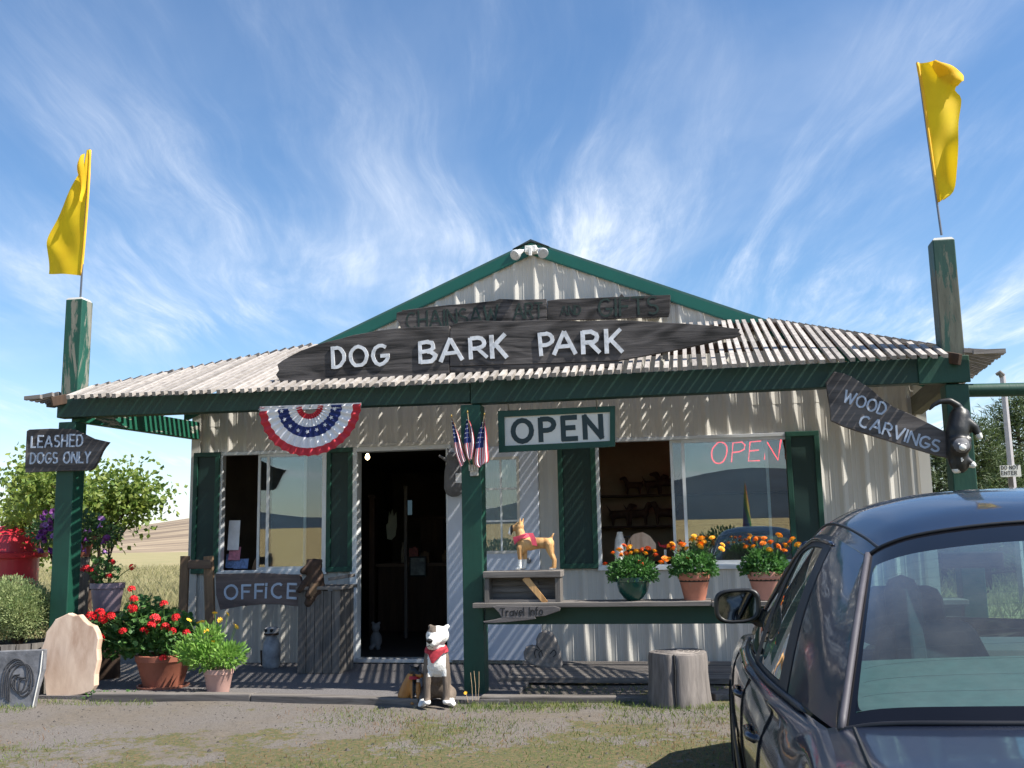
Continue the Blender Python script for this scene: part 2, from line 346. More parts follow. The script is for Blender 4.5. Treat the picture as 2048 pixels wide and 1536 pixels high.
# ------------------------------------------------------------ stroke lettering (each letter its own part)
def arc(cx, cy, rx, ry, a0, a1, n=9): return [(cx+rx*math.cos(math.radians(a0+(a1-a0)*i/(n-1))), cy+ry*math.sin(math.radians(a0+(a1-a0)*i/(n-1)))) for i in range(n)]
G = {
'A': (.80, [[(0,0),(.38,1)],[(.42,1),(.80,0)],[(.16,.33),(.64,.33)]]),
'B': (.60, [[(0,0),(0,1)],[(0,1),(.3,1)]+arc(.3,.77,.24,.23,80,-90,6),[(.0,.54),(.3,.54)],[(.3,.54)]+arc(.3,.27,.30,.27,70,-90,6)+[(0,0)]]),
'C': (.66, [arc(.38,.5,.38,.5,50,310,11)]),
'D': (.64, [[(0,0),(0,1)],[(0,1),(.2,1)]+arc(.2,.5,.44,.5,80,-80,9)+[(.2,0),(0,0)]]),
'E': (.52, [[(0,0),(0,1)],[(0,1),(.52,1)],[(0,.52),(.44,.52)],[(0,0),(.52,0)]]),
'F': (.50, [[(0,0),(0,1)],[(0,1),(.50,1)],[(0,.52),(.42,.52)]]),
'G': (.70, [arc(.38,.5,.38,.5,48,345,12),[(.42,.42),(.74,.42)]]),
'H': (.62, [[(0,0),(0,1)],[(.62,0),(.62,1)],[(0,.5),(.62,.5)]]),
'I': (.06, [[(.03,0),(.03,1)]]),
'i': (.06, [[(.03,0),(.03,.74)],[(.03,.9),(.03,1.02)]]),
'K': (.62, [[(0,0),(0,1)],[(.58,1),(.04,.45)],[(.18,.58),(.62,0)]]),
'L': (.48, [[(0,1),(0,0)],[(0,0),(.48,0)]]),
'N': (.66, [[(0,0),(0,1)],[(0,1),(.66,0)],[(.66,0),(.66,1)]]),
'O': (.78, [arc(.39,.5,.39,.5,90,450,17)]),
'P': (.56, [[(0,0),(0,1)],[(0,1),(.28,1)]+arc(.28,.73,.28,.27,80,-90,7)+[(0,.46)]]),
'R': (.60, [[(0,0),(0,1)],[(0,1),(.28,1)]+arc(.28,.74,.27,.26,80,-90,7)+[(0,.48)],[(.25,.48),(.60,0)]]),
'S': (.56, [arc(.28,.75,.26,.25,35,255,8)+arc(.28,.25,.28,.25,80,-145,9)]),
'T': (.62, [[(.31,0),(.31,1)],[(0,1),(.62,1)]]),
'V': (.72, [[(0,1),(.36,0)],[(.36,0),(.72,1)]]),
'W': (.96, [[(0,1),(.24,0)],[(.24,0),(.48,.8)],[(.48,.8),(.72,0)],[(.72,0),(.96,1)]]),
'Y': (.64, [[(0,1),(.32,.5)],[(.64,1),(.32,.5)],[(.32,.5),(.32,0)]]),
'r': (.34, [[(0,0),(0,.66)],[(0,.5),(.14,.64),(.34,.62)]]),
'a': (.46, [arc(.22,.3,.22,.3,30,330,10),[(.46,.62),(.46,0)]]),
'v': (.42, [[(0,.64),(.2,0)],[(.2,0),(.42,.64)]]),
'e': (.44, [[(0,.33),(.44,.33)]+arc(.22,.32,.22,.32,10,300,10)]),
'l': (.06, [[(.03,0),(.03,1)]]),
'n': (.40, [[(0,0),(0,.64)],[(0,.45),(.2,.64),(.38,.5),(.4,0)]]),
'f': (.34, [[(.14,0),(.14,.8),(.22,1),(.34,.96)],[(0,.62),(.32,.62)]]),
'o': (.46, [arc(.23,.32,.23,.32,90,450,12)]),
}
def ribbon(mb, pts, w, th, to3, j):
    """flat thick stroke with mitred joints"""
    n = len(pts); L = []; 
    for i, p in enumerate(pts):
        p = Vector(p); closed = (Vector(pts[0])-Vector(pts[-1])).length < 1e-4
        a = Vector(pts[i-1]) if i else (Vector(pts[-2]) if closed else None); b = Vector(pts[i+1]) if i < n-1 else (Vector(pts[1]) if closed else None)
        d = ((p-a).normalized() if a is not None else Vector((0, 0)))+((b-p).normalized() if b is not None else Vector((0, 0))); d.normalize()
        nn = Vector((-d.y, d.x)); k = 1.0
        if a is not None and b is not None: k = 1/max(.5, abs(((p-a).normalized()).dot(d)))
        L.append((p+nn*w/2*k, p-nn*w/2*k))
    vs = []; 
    for a, b in L: vs += [to3(a, -th-j), to3(b, -th-j), to3(b, .002), to3(a, .002)]
    fs = []
    for i in range(n-1):
        o = i*4; fs += [(o, o+1, o+5, o+4), (o+1, o+2, o+6, o+5), (o+2, o+3, o+7, o+6), (o+3, o, o+4, o+7)]
    fs += [(0, 3, 2, 1), (4*n-4, 4*n-3, 4*n-2, 4*n-1)]; mb.add(vs, fs)
def put_letter(ch, org, ex, ez, hgt, wid, mat, parent, th=.006, sw=.16, name='letter', jit=.0):
    """org: Vector bottom-left; ex, ez unit directions; hgt in m; wid in m or None"""
    w, strokes = G[ch]; sx = (wid/w if wid else hgt)
    if w < .1: sx = hgt
    mb = MB(); ny = ex.cross(ez)  # points to -y for a sign facing the viewer
    ny = Vector((0, -1, 0)) if abs(ny.y) > .2 and ny.y < 0 else ny*(-1 if ny.y > 0 else 1)
    for k, st in enumerate(strokes):
        def to3(p, d): return org+ex*p.x+ez*p.y+ny*(-d)
        pts = [(x*sx+random.uniform(-jit, jit), y*hgt+random.uniform(-jit, jit)) for x, y in st]
        if (Vector(st[0])-Vector(st[-1])).length < 1e-4: pts[-1] = pts[0]
        # square ends reach half a stroke further
        if len(st) == 2:
            a, b = Vector(pts[0]), Vector(pts[1]); d = (b-a).normalized()*sw*hgt*.35; pts = [tuple(a-d), tuple(b+d)]
        ribbon(mb, pts, sw*hgt*random.uniform(.92, 1.08) if jit else sw*hgt, th, to3, k*.0004)
    return mb.build(name, mat, parent)
def text_px(text, a, b, hpx, y, mat, parent, th=.006, sw=.16, jit=.002, gap=.22, space=.55, widen=1.0):
    """write text between two baseline pixels on the plane y"""
    A = PY(a[0], a[1], y); B = PY(b[0], b[1], y); T = PY(a[0], a[1]-hpx, y); h = abs(T.z-A.z)
    ex = (B-A).normalized(); ez = Vector((-ex.z, 0, ex.x)); tot = (B-A).length
    adv = sum((space if c == ' ' else G[c][0]*widen+gap) for c in text)-gap; k = tot/adv; x = 0
    for c in text:
        if c == ' ': x += space*k; continue
        if G[c][0] > .1: put_letter(c, A+ex*x, ex, ez, h*random.uniform(.96, 1.04) if jit else h, G[c][0]*k*widen, mat, parent, th, sw, jit=jit)
        else: put_letter(c, A+ex*x, ex, ez, h, None, mat, parent, th, sw, jit=jit)
        x += (G[c][0]*widen+gap)*k
def outl(px, y): return [(lambda p: (p.x, p.z))(PY(a, b, y)) for a, b in px]
# ============================================================ ground and distance
def gz(x, y):
    t = min(1, max(0, (y-4.5)/3.0)); t = t*t*(3-2*t); z = -.06+.08*t
    if y > 14: z -= min(.6, (y-14)*.006)
    if y < -22: z += min(7, (-22-y)*.022)
    return z + .006*math.sin(x*1.7+y*.9)+.004*math.sin(x*4.1-y*3.3)
def ground():
    xs = sorted(set([round(v, 3) for v in np.concatenate([np.linspace(-14, 8, 180), np.linspace(-60, 40, 60), np.array([-3500,-1500,-700,-300,-150,150,300,700,1500,3500])])]))
    ys = sorted(set([round(v, 3) for v in np.concatenate([np.linspace(1, 14, 110), np.linspace(-30, 60, 60), np.array([-3500,-1500,-700,-300,-120,-60,100,150,300,700,1500,3500])])]))
    mb = MB(); mb.grid([[(x, y, gz(x, y)) for x in xs] for y in ys])
    m, nt, N, L, b = newmat('ground_gravel_and_grass')
    tc = N.new('ShaderNodeTexCoord'); sp = N.new('ShaderNodeSeparateXYZ'); L.new(tc.outputs['Object'], sp.inputs[0])
    def noise(s, d=6, r=.6, sc=(1,1,1), di=0): return tex_noise(N, L, sc, s, d, r, di, rnd=False)[0]
    def mathn(op, a, c, clamp=False):
        n = N.new('ShaderNodeMath'); n.operation = op; n.use_clamp = clamp
        for i, v in enumerate((a, c)):
            if isinstance(v, (int, float)): n.inputs[i].default_value = v
            else: L.new(v, n.inputs[i])
        return n.outputs[0]
    def mr(v, a, c, e=0, f=1):
        n = N.new('ShaderNodeMapRange'); n.interpolation_type = 'SMOOTHSTEP'; L.new(v, n.inputs[0]); n.inputs[1].default_value = a; n.inputs[2].default_value = c; n.inputs[3].default_value = e; n.inputs[4].default_value = f; return n.outputs[0]
    def mix(f, a, c):
        n = N.new('ShaderNodeMix'); n.data_type = 'RGBA'; L.new(f, n.inputs[0]); 
        for i, v in ((6, a), (7, c)):
            if isinstance(v, tuple): n.inputs[i].default_value = rgb(v)
            else: L.new(v, n.inputs[i])
        return n.outputs[2]
    fine = noise(95, 3, .8); f2 = noise(28, 5, .7)
    grav = ramp(N, L, fine, [(.30, (.03, .026, .024)), (.46, (.128, .112, .100)), (.62, (.182, .162, .146)), (.8, (.30, .275, .25))])
    grav = mix(mr(noise(1.3, 4), .35, .7), grav, ramp(N, L, f2, [(.3, (.09, .075, .058)), (.7, (.18, .15, .12))]))
    gr = ramp(N, L, noise(38, 5, .75), [(.3, (.035, .045, .014)), (.48, (.085, .09, .03)), (.6, (.15, .10, .05)), (.75, (.22, .13, .07))])
    # where grass grows on the forecourt: a band in front, and along the edging to the right
    a = mr(sp.outputs[1], 7.5, 6.0); bx = mr(sp.outputs[0], -4.2, -.4)
    msk = mathn('ADD', mathn('ADD', mathn('MULTIPLY', a, .40), mathn('MULTIPLY', bx, .26)), mathn('MULTIPLY', mathn('SUBTRACT', noise(14, 5, .8), .5), 1.3))
    msk = mathn('ADD', msk, mathn('MULTIPLY', mathn('SUBTRACT', noise(1.9, 8, .72), .5), 2.2))
    near = mix(mr(msk, .34, .46), grav, gr)
    field = mix(mr(noise(.18, 4, .5, (1, 3, 1)), .35, .65), (.30, .24, .12), (.20, .19, .075))
    field = mix(mr(f2, .3, .7, 0, .4), field, (.34, .28, .15))
    far = mathn('MAXIMUM', mr(sp.outputs[1], 10.6, 11.6), mr(sp.outputs[1], -3.0, -9.0))
    far = mathn('MAXIMUM', far, mr(sp.outputs[0], 7.5, 9.5)); far = mathn('MAXIMUM', far, mr(sp.outputs[0], -10.5, -12))
    gold = mix(mr(sp.outputs[1], -10, -30), field, (.46, .34, .15))
    L.new(mix(far, near, gold), b.inputs['Base Color']); b.inputs['Roughness'].default_value = .95
    bump(N, L, mathn('ADD', mathn('MULTIPLY', fine, .6), f2), b, .9, .012)
    tag(mb.build('ground', m, smooth='all', fixn=False), kind='structure')
ground()
def hills():
    # stubble hill beyond the field, left of the building: crest follows the photograph
    def hillmat(n, c1, c2, sc, s):
        m, nt, N, L, b = newmat(n); f, _ = tex_noise(N, L, sc, s, 6, .6, .3, rnd=False)
        L.new(ramp(N, L, f, [(.38, c1), (.62, c2)]), b.inputs['Base Color']); b.inputs['Roughness'].default_value = 1; return m
    D0, D1 = 230., 620.
    crest = [(-200, 1082), (0, 1076), (219, 1062), (300, 1050), (390, 1037), (520, 1026), (760, 1040), (1100, 1062), (1700, 1066), (2300, 1062)]
    cr = [PY(a, b, D1) for a, b in crest]; cols = []
    xs = np.linspace(cr[0].x, cr[-1].x, 60); zc = np.interp(xs, [c.x for c in cr], [c.z for c in cr]); rows = []
    for j in range(14):
        t = j/13; y = D0+(D1-D0)*t; rows.append([(x*(y/D1), y, -1.2+(z+1.2)*(math.sin(t*math.pi/2)**1.3)+1.1*math.sin(x*.02+t*6)*t*(1-t)) for x, z in zip(xs, zc)])
    rows.append([(x*1.1, D1+160, -3) for x in xs]); mb = MB(); mb.grid(rows)
    tag(mb.build('hill', hillmat('stubble', (.13, .09, .06), (.34, .26, .17), (.12, 1.1, 1), .12), smooth='all', fixn=False), kind='structure')
    # wooded mountain behind the camera, distance haze put into its blue (seen mirrored in the shop windows)
    rows = []
    for t, y, hh in ((0, -2300, 0), (.5, -2700, .6), (1, -3200, 1)):
        rows.append([(x, y-abs(x)*.05, -5+hh*(150+55*math.sin(x*.0011+.4)+22*math.sin(x*.0031+1)+10*math.sin(x*.011))) for x in np.linspace(-4500, 4500, 120)])
    rows.append([(x, -4200, -5) for x in np.linspace(-4500, 4500, 120)])
    mb = MB(); mb.grid(rows); tag(mb.build('mountain', hillmat('hazed_forest', (.018, .035, .055), (.03, .055, .085), (1, 1, 1), .004), smooth='all', fixn=False), kind='structure')
hills()
# ============================================================ the shop
YW = 10.296; XL, XR = -5.45, 2.27; XC = -1.59; APEX = 4.43; SL = .417; YB = 17.5
bld = thing('shop_building', 'cream corrugated metal shop with green gable trim, shutters and open doorway', 'building', (XC, YW, 0))
def ztop(x): return APEX-.05-SL*abs(x-XC)
WL = (-5.09, -3.88, 1.00, 2.275); DR = (-3.60, -2.50, .06, 2.30); WR = (-.955, .985, 1.00, 2.275)
def front_wall():
    per = .216; bp = []
    x = XL-.05
    rel = [(0, 0), (.036, .022), (.052, .022), (.088, 0), (.128, 0), (.133, .0022), (.139, .0022), (.144, 0), (.172, 0), (.177, .0022), (.183, .0022), (.188, 0)]
    while x < XR:
        bp += [(x+a, d) for a, d in rel]; x += per
    bx = [p[0] for p in bp]; bd = [p[1] for p in bp]
    dep = lambda q: float(np.interp(q, bx, bd))
    cut = [XL, XR, XC]+[v for o in (WL, DR, WR) for v in (o[0], o[1])]
    xs = sorted(set([round(q, 4) for q in [v for v in bx if XL < v < XR]+cut])); mb = MB()
    seam = 2.60
    for a, c in zip(xs[:-1], xs[1:]):
        mid = (a+c)/2; iv = [(.045, None)]
        for o in (WL, DR, WR):
            if o[0] < mid < o[1]: iv = [(.045, o[2]), (o[3], None)]
        for z0, z1 in iv:
            spans = [(z0, z1, 0)] if z1 is not None else [(z0, seam, 0), (seam-.012, None, .0035)]
            for s0, s1, off in spans:
                ya, yc = YW-dep(a)-off, YW-dep(c)-off; ta = s1 if s1 is not None else ztop(a); tc_ = s1 if s1 is not None else ztop(c)
                mb.add([(a, ya, s0), (c, yc, s0), (c, yc, tc_), (a, ya, ta)], [(0, 1, 2, 3)])
    mb.build('front_wall', 'wall', bld, fixn=False)
front_wall()
mb = MB(); mb.box(XL, XL+.06, YW+.01, YB, .045, ztop(XL)-.01); mb.build('side_wall', 'wall', bld)
mb = MB(); mb.box(XR-.06, XR, YW+.01, YB, .045, ztop(XR)-.01); mb.build('side_wall', 'wall', bld)
# back wall with a small window letting the sky in
bw = [PY(811, 1030, YB), PY(824, 1000, YB)]
mb = MB(); bx0, bx1, bz0, bz1 = bw[0].x, bw[1].x, bw[0].z, bw[1].z
for a in ((XL, bx0, .045, 2.8), (bx1, XR, .045, 2.8), (bx0, bx1, .045, bz0), (bx0, bx1, bz1, 2.8)): mb.box(a[0], a[1], YB, YB+.1, a[2], a[3])
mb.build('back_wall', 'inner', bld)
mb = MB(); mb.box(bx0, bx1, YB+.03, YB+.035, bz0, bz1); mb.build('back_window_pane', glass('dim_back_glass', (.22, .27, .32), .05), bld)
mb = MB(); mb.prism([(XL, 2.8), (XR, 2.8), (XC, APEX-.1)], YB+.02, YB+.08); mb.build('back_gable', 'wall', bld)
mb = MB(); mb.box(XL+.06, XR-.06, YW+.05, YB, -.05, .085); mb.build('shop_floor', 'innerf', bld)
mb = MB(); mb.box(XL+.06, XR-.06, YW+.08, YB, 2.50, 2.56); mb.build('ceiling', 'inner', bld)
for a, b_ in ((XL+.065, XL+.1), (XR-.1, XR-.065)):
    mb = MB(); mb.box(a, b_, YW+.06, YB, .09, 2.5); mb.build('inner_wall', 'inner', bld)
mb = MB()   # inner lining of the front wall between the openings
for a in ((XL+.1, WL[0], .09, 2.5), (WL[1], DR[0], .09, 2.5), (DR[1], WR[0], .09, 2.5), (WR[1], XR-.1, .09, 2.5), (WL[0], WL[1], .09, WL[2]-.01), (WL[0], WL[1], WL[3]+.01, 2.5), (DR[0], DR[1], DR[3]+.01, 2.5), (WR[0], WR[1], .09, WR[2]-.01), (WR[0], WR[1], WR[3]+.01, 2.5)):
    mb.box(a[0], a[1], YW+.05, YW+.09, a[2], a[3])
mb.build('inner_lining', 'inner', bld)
for sgn in (-1, 1):
    xe = XC+sgn*(XR-XC+.10); ze = APEX-SL*abs(xe-XC)
    mb = MB(); mb.bar(((XC+xe)/2, YW-.026, (APEX+ze)/2+.01), ((XC+xe)/2, YB+.2, (APEX+ze)/2+.01), math.hypot(xe-XC, APEX-ze), .035, up=(SL*sgn, 0, 1)); mb.build('roof', 'soffit', bld)
    # rake trim: fascia board and a thin drip lip below it
    h = .115
    p = [(XC, APEX), (xe, ze), (xe, ze-h), (XC, APEX-h)]
    mb = MB(); mb.prism(p, YW-.040, YW-.029); mb.build('rake_trim', 'fascia', bld)
    p = [(XC, APEX-h), (xe, ze-h), (xe, ze-h-.014), (XC, APEX-h-.014)]
    mb = MB(); mb.prism(p, YW-.037, YW-.024); mb.build('trim_lip', 'fascia', bld)
    for k in range(7):
        t = .08+k*.14; mb = MB(); c = (XC+(xe-XC)*t, YW-.038, APEX-(APEX-ze)*t-h-.004); mb.bar(c, (c[0], c[1]-.012, c[2]), .016, .016); mb.build('screw', 'fascia', bld)
mb = MB(); mb.prism([(XC-.2, APEX-.06), (XC, APEX+.035), (XC+.2, APEX-.06), (XC, APEX+.012)], YW-.07, YB+.25); mb.build('ridge_cap', plain('ridge', (.03, .045, .05), .5), bld)
for x in (XL, XR): # corner trim
    s = 1 if x < 0 else -1; mb = MB(); mb.box(min(x-.004*s, x+.10*s), max(x-.004*s, x+.10*s), YW-.032, YW-.024, .05, 2.75); mb.build('corner_trim', 'wall', bld)
# --- windows
def frame(mb, x0, x1, z0, z1, w, y0, y1):
    mb.box(x0, x1, y0, y1, z1-w, z1); mb.box(x0, x1, y0, y1, z0, z0+w); mb.box(x0, x0+w, y0, y1, z0+w, z1-w); mb.box(x1-w, x1, y0, y1, z0+w, z1-w)
def slider(o, xm, sashw, label):
    x0, x1, z0, z1 = o
    mb = MB(); frame(mb, x0-.02, x1+.02, z0-.02, z1+.02, .035, YW-.035, YW+.05)
    w = mb.build('window', 'alu', bld, bevel=.003); w['label'] = label
    mb = MB(); mb.box(x0-.02, x1+.02, YW-.06, YW-.036, z0-.035, z0+.002); mb.build('sill', 'alu', w)
    # fixed right sash (front track) and the left sash slid open behind it
    mb = MB(); frame(mb, xm, x1-.016, z0+.016, z1-.016, .032, YW-.02, YW); mb.build('sash', 'alu', w)
    mb = MB(); mb.box(xm+.032, x1-.048, YW-.012, YW-.008, z0+.048, z1-.048); mb.build('pane', 'glass', w)
    xb = xm-.115; mb = MB(); frame(mb, xb, xb+sashw, z0+.016, z1-.016, .028, YW+.012, YW+.032); mb.build('sash', 'alu', w)
    mb = MB(); mb.box(xb+.028, xb+sashw-.028, YW+.02, YW+.023, z0+.045, z1-.045); mb.build('pane', 'screen', w)
slider(WL, -4.565, .56, 'sliding window left of the doorway, left half open')
slider(WR, -.10, .97, 'wide sliding window right of the doorway, left half open')
def shutter(px0, px1, zt=2.30, zb=.985):
    a = PY(px0, 1000, YW).x; b_ = PY(px1, 1000, YW).x
    mb = MB(); frame(mb, a, b_, zb, zt, .05, YW-.062, YW-.024); s = mb.build('shutter', 'green', bld, bevel=.004)
    mb = MB(); mb.box(a+.05, b_-.05, YW-.044, YW-.026, zb+.05, zt-.05); mb.build('shutter_panel', 'shutter', s)
shutter(390, 442); shutter(656, 708); shutter(1118, 1194); shutter(1577, 1645)
# --- doorway
mb = MB(); x0, x1, z0, z1 = DR
mb.box(x0, x0+.075, YW-.05, YW+.1, z0, z1); mb.box(x1-.05, x1, YW-.05, YW+.1, z0, z1); mb.box(x0+.075, x1-.05, YW-.05, YW+.1, z1-.05, z1)
df = mb.build('door_frame', 'white', bld, bevel=.004)
mb = MB(); mb.box(x0+.075, x1-.05, YW-.07, YW+.1, z0, z0+.035); mb.build('threshold', 'alu', df)
mb = MB(); mb.box(x0-.02, x1, YW-.06, YW-.051, z1, z1+.03); mb.build('head_trim', 'wall', df)
# door leaf swung fully open against the wall to the right of the opening
dx0 = PY(897, 1100, YW-.09).x; dx1 = PY(1079, 1100, YW-.09).x; gz0 = PY(1000, 1107, YW-.09).z; gz1 = PY(1000, 914, YW-.09).z
gx0 = dx0+.17; gx1 = PY(1040, 1000, YW-.09).x; y0, y1 = YW-.105, YW-.06
mb = MB(); mb.box(dx0, gx0, y0, y1, .09, 2.25); mb.box(gx1, dx1, y0, y1, .09, 2.25); mb.box(gx0, gx1, y0, y1, .09, gz0); mb.box(gx0, gx1, y0, y1, gz1, 2.25)
dl = mb.build('door', 'doorwhite', bld); dl['label'] = 'bluish white glazed door folded back against the wall'
mb = MB(); frame(mb, gx0, gx1, gz0, gz1, .028, y0-.008, y0+.02); mb.build('glazing_frame', 'wall', dl)
mb = MB(); 
for k in (1, 2): mb.box(gx0+(gx1-gx0)*k/3-.009, gx0+(gx1-gx0)*k/3+.009, y0+.002, y0+.016, gz0+.028, gz1-.028)
for k in (1, 2):
    zz = gz0+(gz1-gz0)*k/3; mb.box(gx0+.028, gx1-.028, y0+.004, y0+.014, zz-.009, zz+.009)
mb.build('glazing_bar', 'white', dl)
for i in range(3):
    for j in range(3):
        a = gx0+(gx1-gx0)*i/3; c = gz0+(gz1-gz0)*j/3; mb = MB(); mb.box(a+.01, a+(gx1-gx0)/3-.01, y0+.010, y0+.0125, c+.01, c+(gz1-gz0)/3-.01); mb.build('pane', 'glass', dl)
k_ = PY(1058, 1121, y0); mb = MB(); mb.tube([(k_.x, y0, k_.z), (k_.x, y0-.025, k_.z)], .012); mb.tube([(k_.x, y0-.025, k_.z), (k_.x, y0-.04, k_.z), (k_.x, y0-.058, k_.z)], [.018, .03, .02], 12); mb.build('knob', 'metal', dl, smooth=True)
# --- security light on the apex
a = PY(1060, 497, YW-.2)
sec = thing('security_light', 'twin white floodlights with a motion sensor at the very tip of the gable', 'floodlight', (a.x, a.y, a.z))
mb = MB(); mb.box(a.x-.062, a.x+.062, YW-.17, YW-.06, a.z-.028, a.z+.045); mb.build('junction_box', 'white2', sec, bevel=.006)
mb = MB(); mb.box(a.x-.016, a.x+.016, YW-.20, YW-.172, a.z-.075, a.z+.02); mb.build('sensor', 'white2', sec, bevel=.004)
for s in (-1, 1):
    mb = MB(); p0 = Vector((a.x+.055*s, YW-.13, a.z+.01)); p1 = p0+Vector((.05*s, -.05, -.03)); mb.tube([p0, p1], .016); mb.tube([p1, p1+Vector((.02*s, -.04, -.025))], [.026, .034], 12); mb.build('lamp_holder', 'white2', sec, smooth=True)
    mb = MB(); q = p1+Vector((.02*s, -.04, -.025)); d = Vector((.35*s, -.8, -.55)).normalized(); mb.tube([q, q+d*.03, q+d*.07, q+d*.085, q+d*.09], [.03, .05, .058, .05, .02], 16); mb.build('lamp', plain('lamp_glass', (.45, .46, .46), .12, .1, 20, spec=.9), sec, smooth=True)
# ============================================================ inside the shop (dim)
def shelf_unit(x0, x1, zs, y):
    t = thing('display_shelf', 'dark wall shelving with small carved dogs behind the wide right window', 'shelf', ((x0+x1)/2, y, .09))
    for x in (x0, x1): mb = MB(); mb.box(x-.02, x+.02, y-.28, y, .09, 2.3); mb.build('side_panel', 'darkwood', t)
    for z in zs: mb = MB(); mb.box(x0+.02, x1-.02, y-.28, y, z-.02, z); mb.build('shelf_board', 'darkwood', t)
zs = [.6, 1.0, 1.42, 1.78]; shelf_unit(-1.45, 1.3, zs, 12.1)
mb = MB(); mb.box(-1.5, 1.35, 12.14, 12.18, .09, 2.45); solo(mb, 'shelf_backdrop', plain('backdrop_tan', (.30, .22, .14), .9), 'tan partition added to silhouette the dark shelves, seen through the right window', 'partition')  # lighter panel added so the shelf carvings stand out as silhouettes
shapes = ['small dark carved dog at the left end of the upper shop shelf', 'small dark carved dog on the upper shelf, second from the left', 'small dark carved cat shape on the upper shelf near the sash', 'small dark carved dog on the middle shelf at its left end', 'small dark carved dog on the middle shelf, second from the left', 'small dark carved dog on the middle shelf near the window sash']
for k, (px, zi) in enumerate(((1268, 3), (1310, 3), (1335, 3), (1240, 2), (1275, 2), (1330, 2))):
    x = PY(px, 1000, 11.9).x; z = zs[zi]; s = .85+.3*random.random(); sg = random.choice((-1, 1))
    o = blob('carved_dog', [('c', (x-.09*sg*s, 11.93, z+.13*s), (x+.08*sg*s, 11.93, z+.14*s), .05*s, .045*s), ('c', (x+.08*sg*s, 11.93, z+.15*s), (x+.12*sg*s, 11.93, z+.23*s), .03*s, .036*s), ('c', (x+.12*sg*s, 11.93, z+.235*s), (x+.18*sg*s, 11.93, z+.225*s), .03*s, .02*s), ('c', (x-.12*sg*s, 11.93, z+.17*s), (x-.16*sg*s, 11.93, z+.24*s), .014*s, .009*s)]+[('c', (x+dx*s, 11.93+dy, z+.1*s), (x+dx*s, 11.93+dy, z+.012), .022*s, .017*s) for dx in (-.09, .08) for dy in (-.025, .025)], 'darkwood', voxel=.014)
    tag(o, shapes[k], 'carving', 'small carvings on the shop shelves')
def counter():
    t = thing('shop_counter', 'dark shop counter cluttered with goods inside the doorway', 'counter', (-3.1, 13.6, .085))
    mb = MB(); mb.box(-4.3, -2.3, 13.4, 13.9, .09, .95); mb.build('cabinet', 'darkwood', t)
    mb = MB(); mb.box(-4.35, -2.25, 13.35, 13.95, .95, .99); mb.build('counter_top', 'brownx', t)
counter()
a = PY(819, 1113, 13.3); b_ = PY(853, 1153, 13.3)
t = thing('framed_picture', 'small framed picture in grey mount facing the doorway on the counter', 'picture', (a.x, 13.3, b_.z))
mb = MB(); frame(mb, a.x, b_.x, b_.z, a.z, .02, 13.28, 13.30); mb.build('picture_frame', 'black', t)
mb = MB(); mb.box(a.x+.02, b_.x-.02, 13.285, 13.296, b_.z+.02, a.z-.02); mb.build('picture', plain('picture_print', (.25, .28, .27), .6, .5, 14), t)
a = PY(785, 1045, 13.4)
o = MB(); o.prism(outl([(775, 1078), (773, 1050), (777, 1046), (779, 1022), (782, 1032), (785, 1018), (788, 1034), (793, 1024), (794, 1050), (791, 1072), (783, 1080)], 13.4), 13.38, 13.40)
solo(o, 'hanging_craft', plain('pale_craft', (.42, .46, .36), .7), 'pale grey-green cloth craft hanging in the dark doorway', 'craft')
a = PY(752, 1300, 11.2)
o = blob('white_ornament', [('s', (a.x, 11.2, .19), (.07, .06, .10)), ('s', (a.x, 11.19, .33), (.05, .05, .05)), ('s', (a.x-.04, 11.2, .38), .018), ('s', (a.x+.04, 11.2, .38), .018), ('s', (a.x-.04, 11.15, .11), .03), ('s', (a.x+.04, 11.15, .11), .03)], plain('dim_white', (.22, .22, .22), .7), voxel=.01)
tag(o, 'small white bear ornament on the floor just inside the doorway', 'ornament')
a = PY(735, 914, 11.0)
t = thing('hanging_bulb', 'small lit warm bulb high in the left of the doorway', 'lamp', (a.x, a.y, a.z))
mb = MB(); mb.tube([(a.x, a.y, a.z+.04), (a.x, a.y, 2.5)], .004); mb.build('cord', 'blackm', t)
mb = MB(); mb.lathe([(.004, -.035), (.022, -.02), (.028, 0), (.02, .022), (.011, .04)], 12, tuple(a)); mb.build('bulb', 'bulb', t, smooth=True)
mb = MB(); x = PY(812, 1100, 12.4).x
for k, (px, w, h, y, m, lab) in enumerate(((745, .07, 1.85, 12.5, 'darkwood', 'tall narrow dark carved post just inside the doorway on the left'), (812, .04, 1.95, 12.4, 'greyz', 'thin upright pole in the middle of the doorway'), (870, .34, 1.6, 14.5, 'darkwood', 'tall dark cupboard deep inside the right of the doorway'))):
    p = PY(px, 1100, y); t = thing(['carved_post', 'upright_pole', 'cupboard'][k], lab, ['post', 'pole', 'cupboard'][k], (p.x, y, .085))
    mb = MB(); mb.box(p.x-w/2, p.x+w/2, y-w/2, y+w/2, .09, h); mb.build('body', m, t, bevel=.006)
    mb = MB(); mb.box(p.x-w*.7, p.x+w*.7, y-w*.7, y+w*.7, h, h+.04); mb.build('cap', m, t)
random.seed(17)
gm = [plain('goods_%d' % i, c, .6, .3, 20) for i, c in enumerate(((.35, .3, .22), (.12, .2, .3), (.4, .12, .1), (.3, .32, .3), (.2, .12, .06)))]
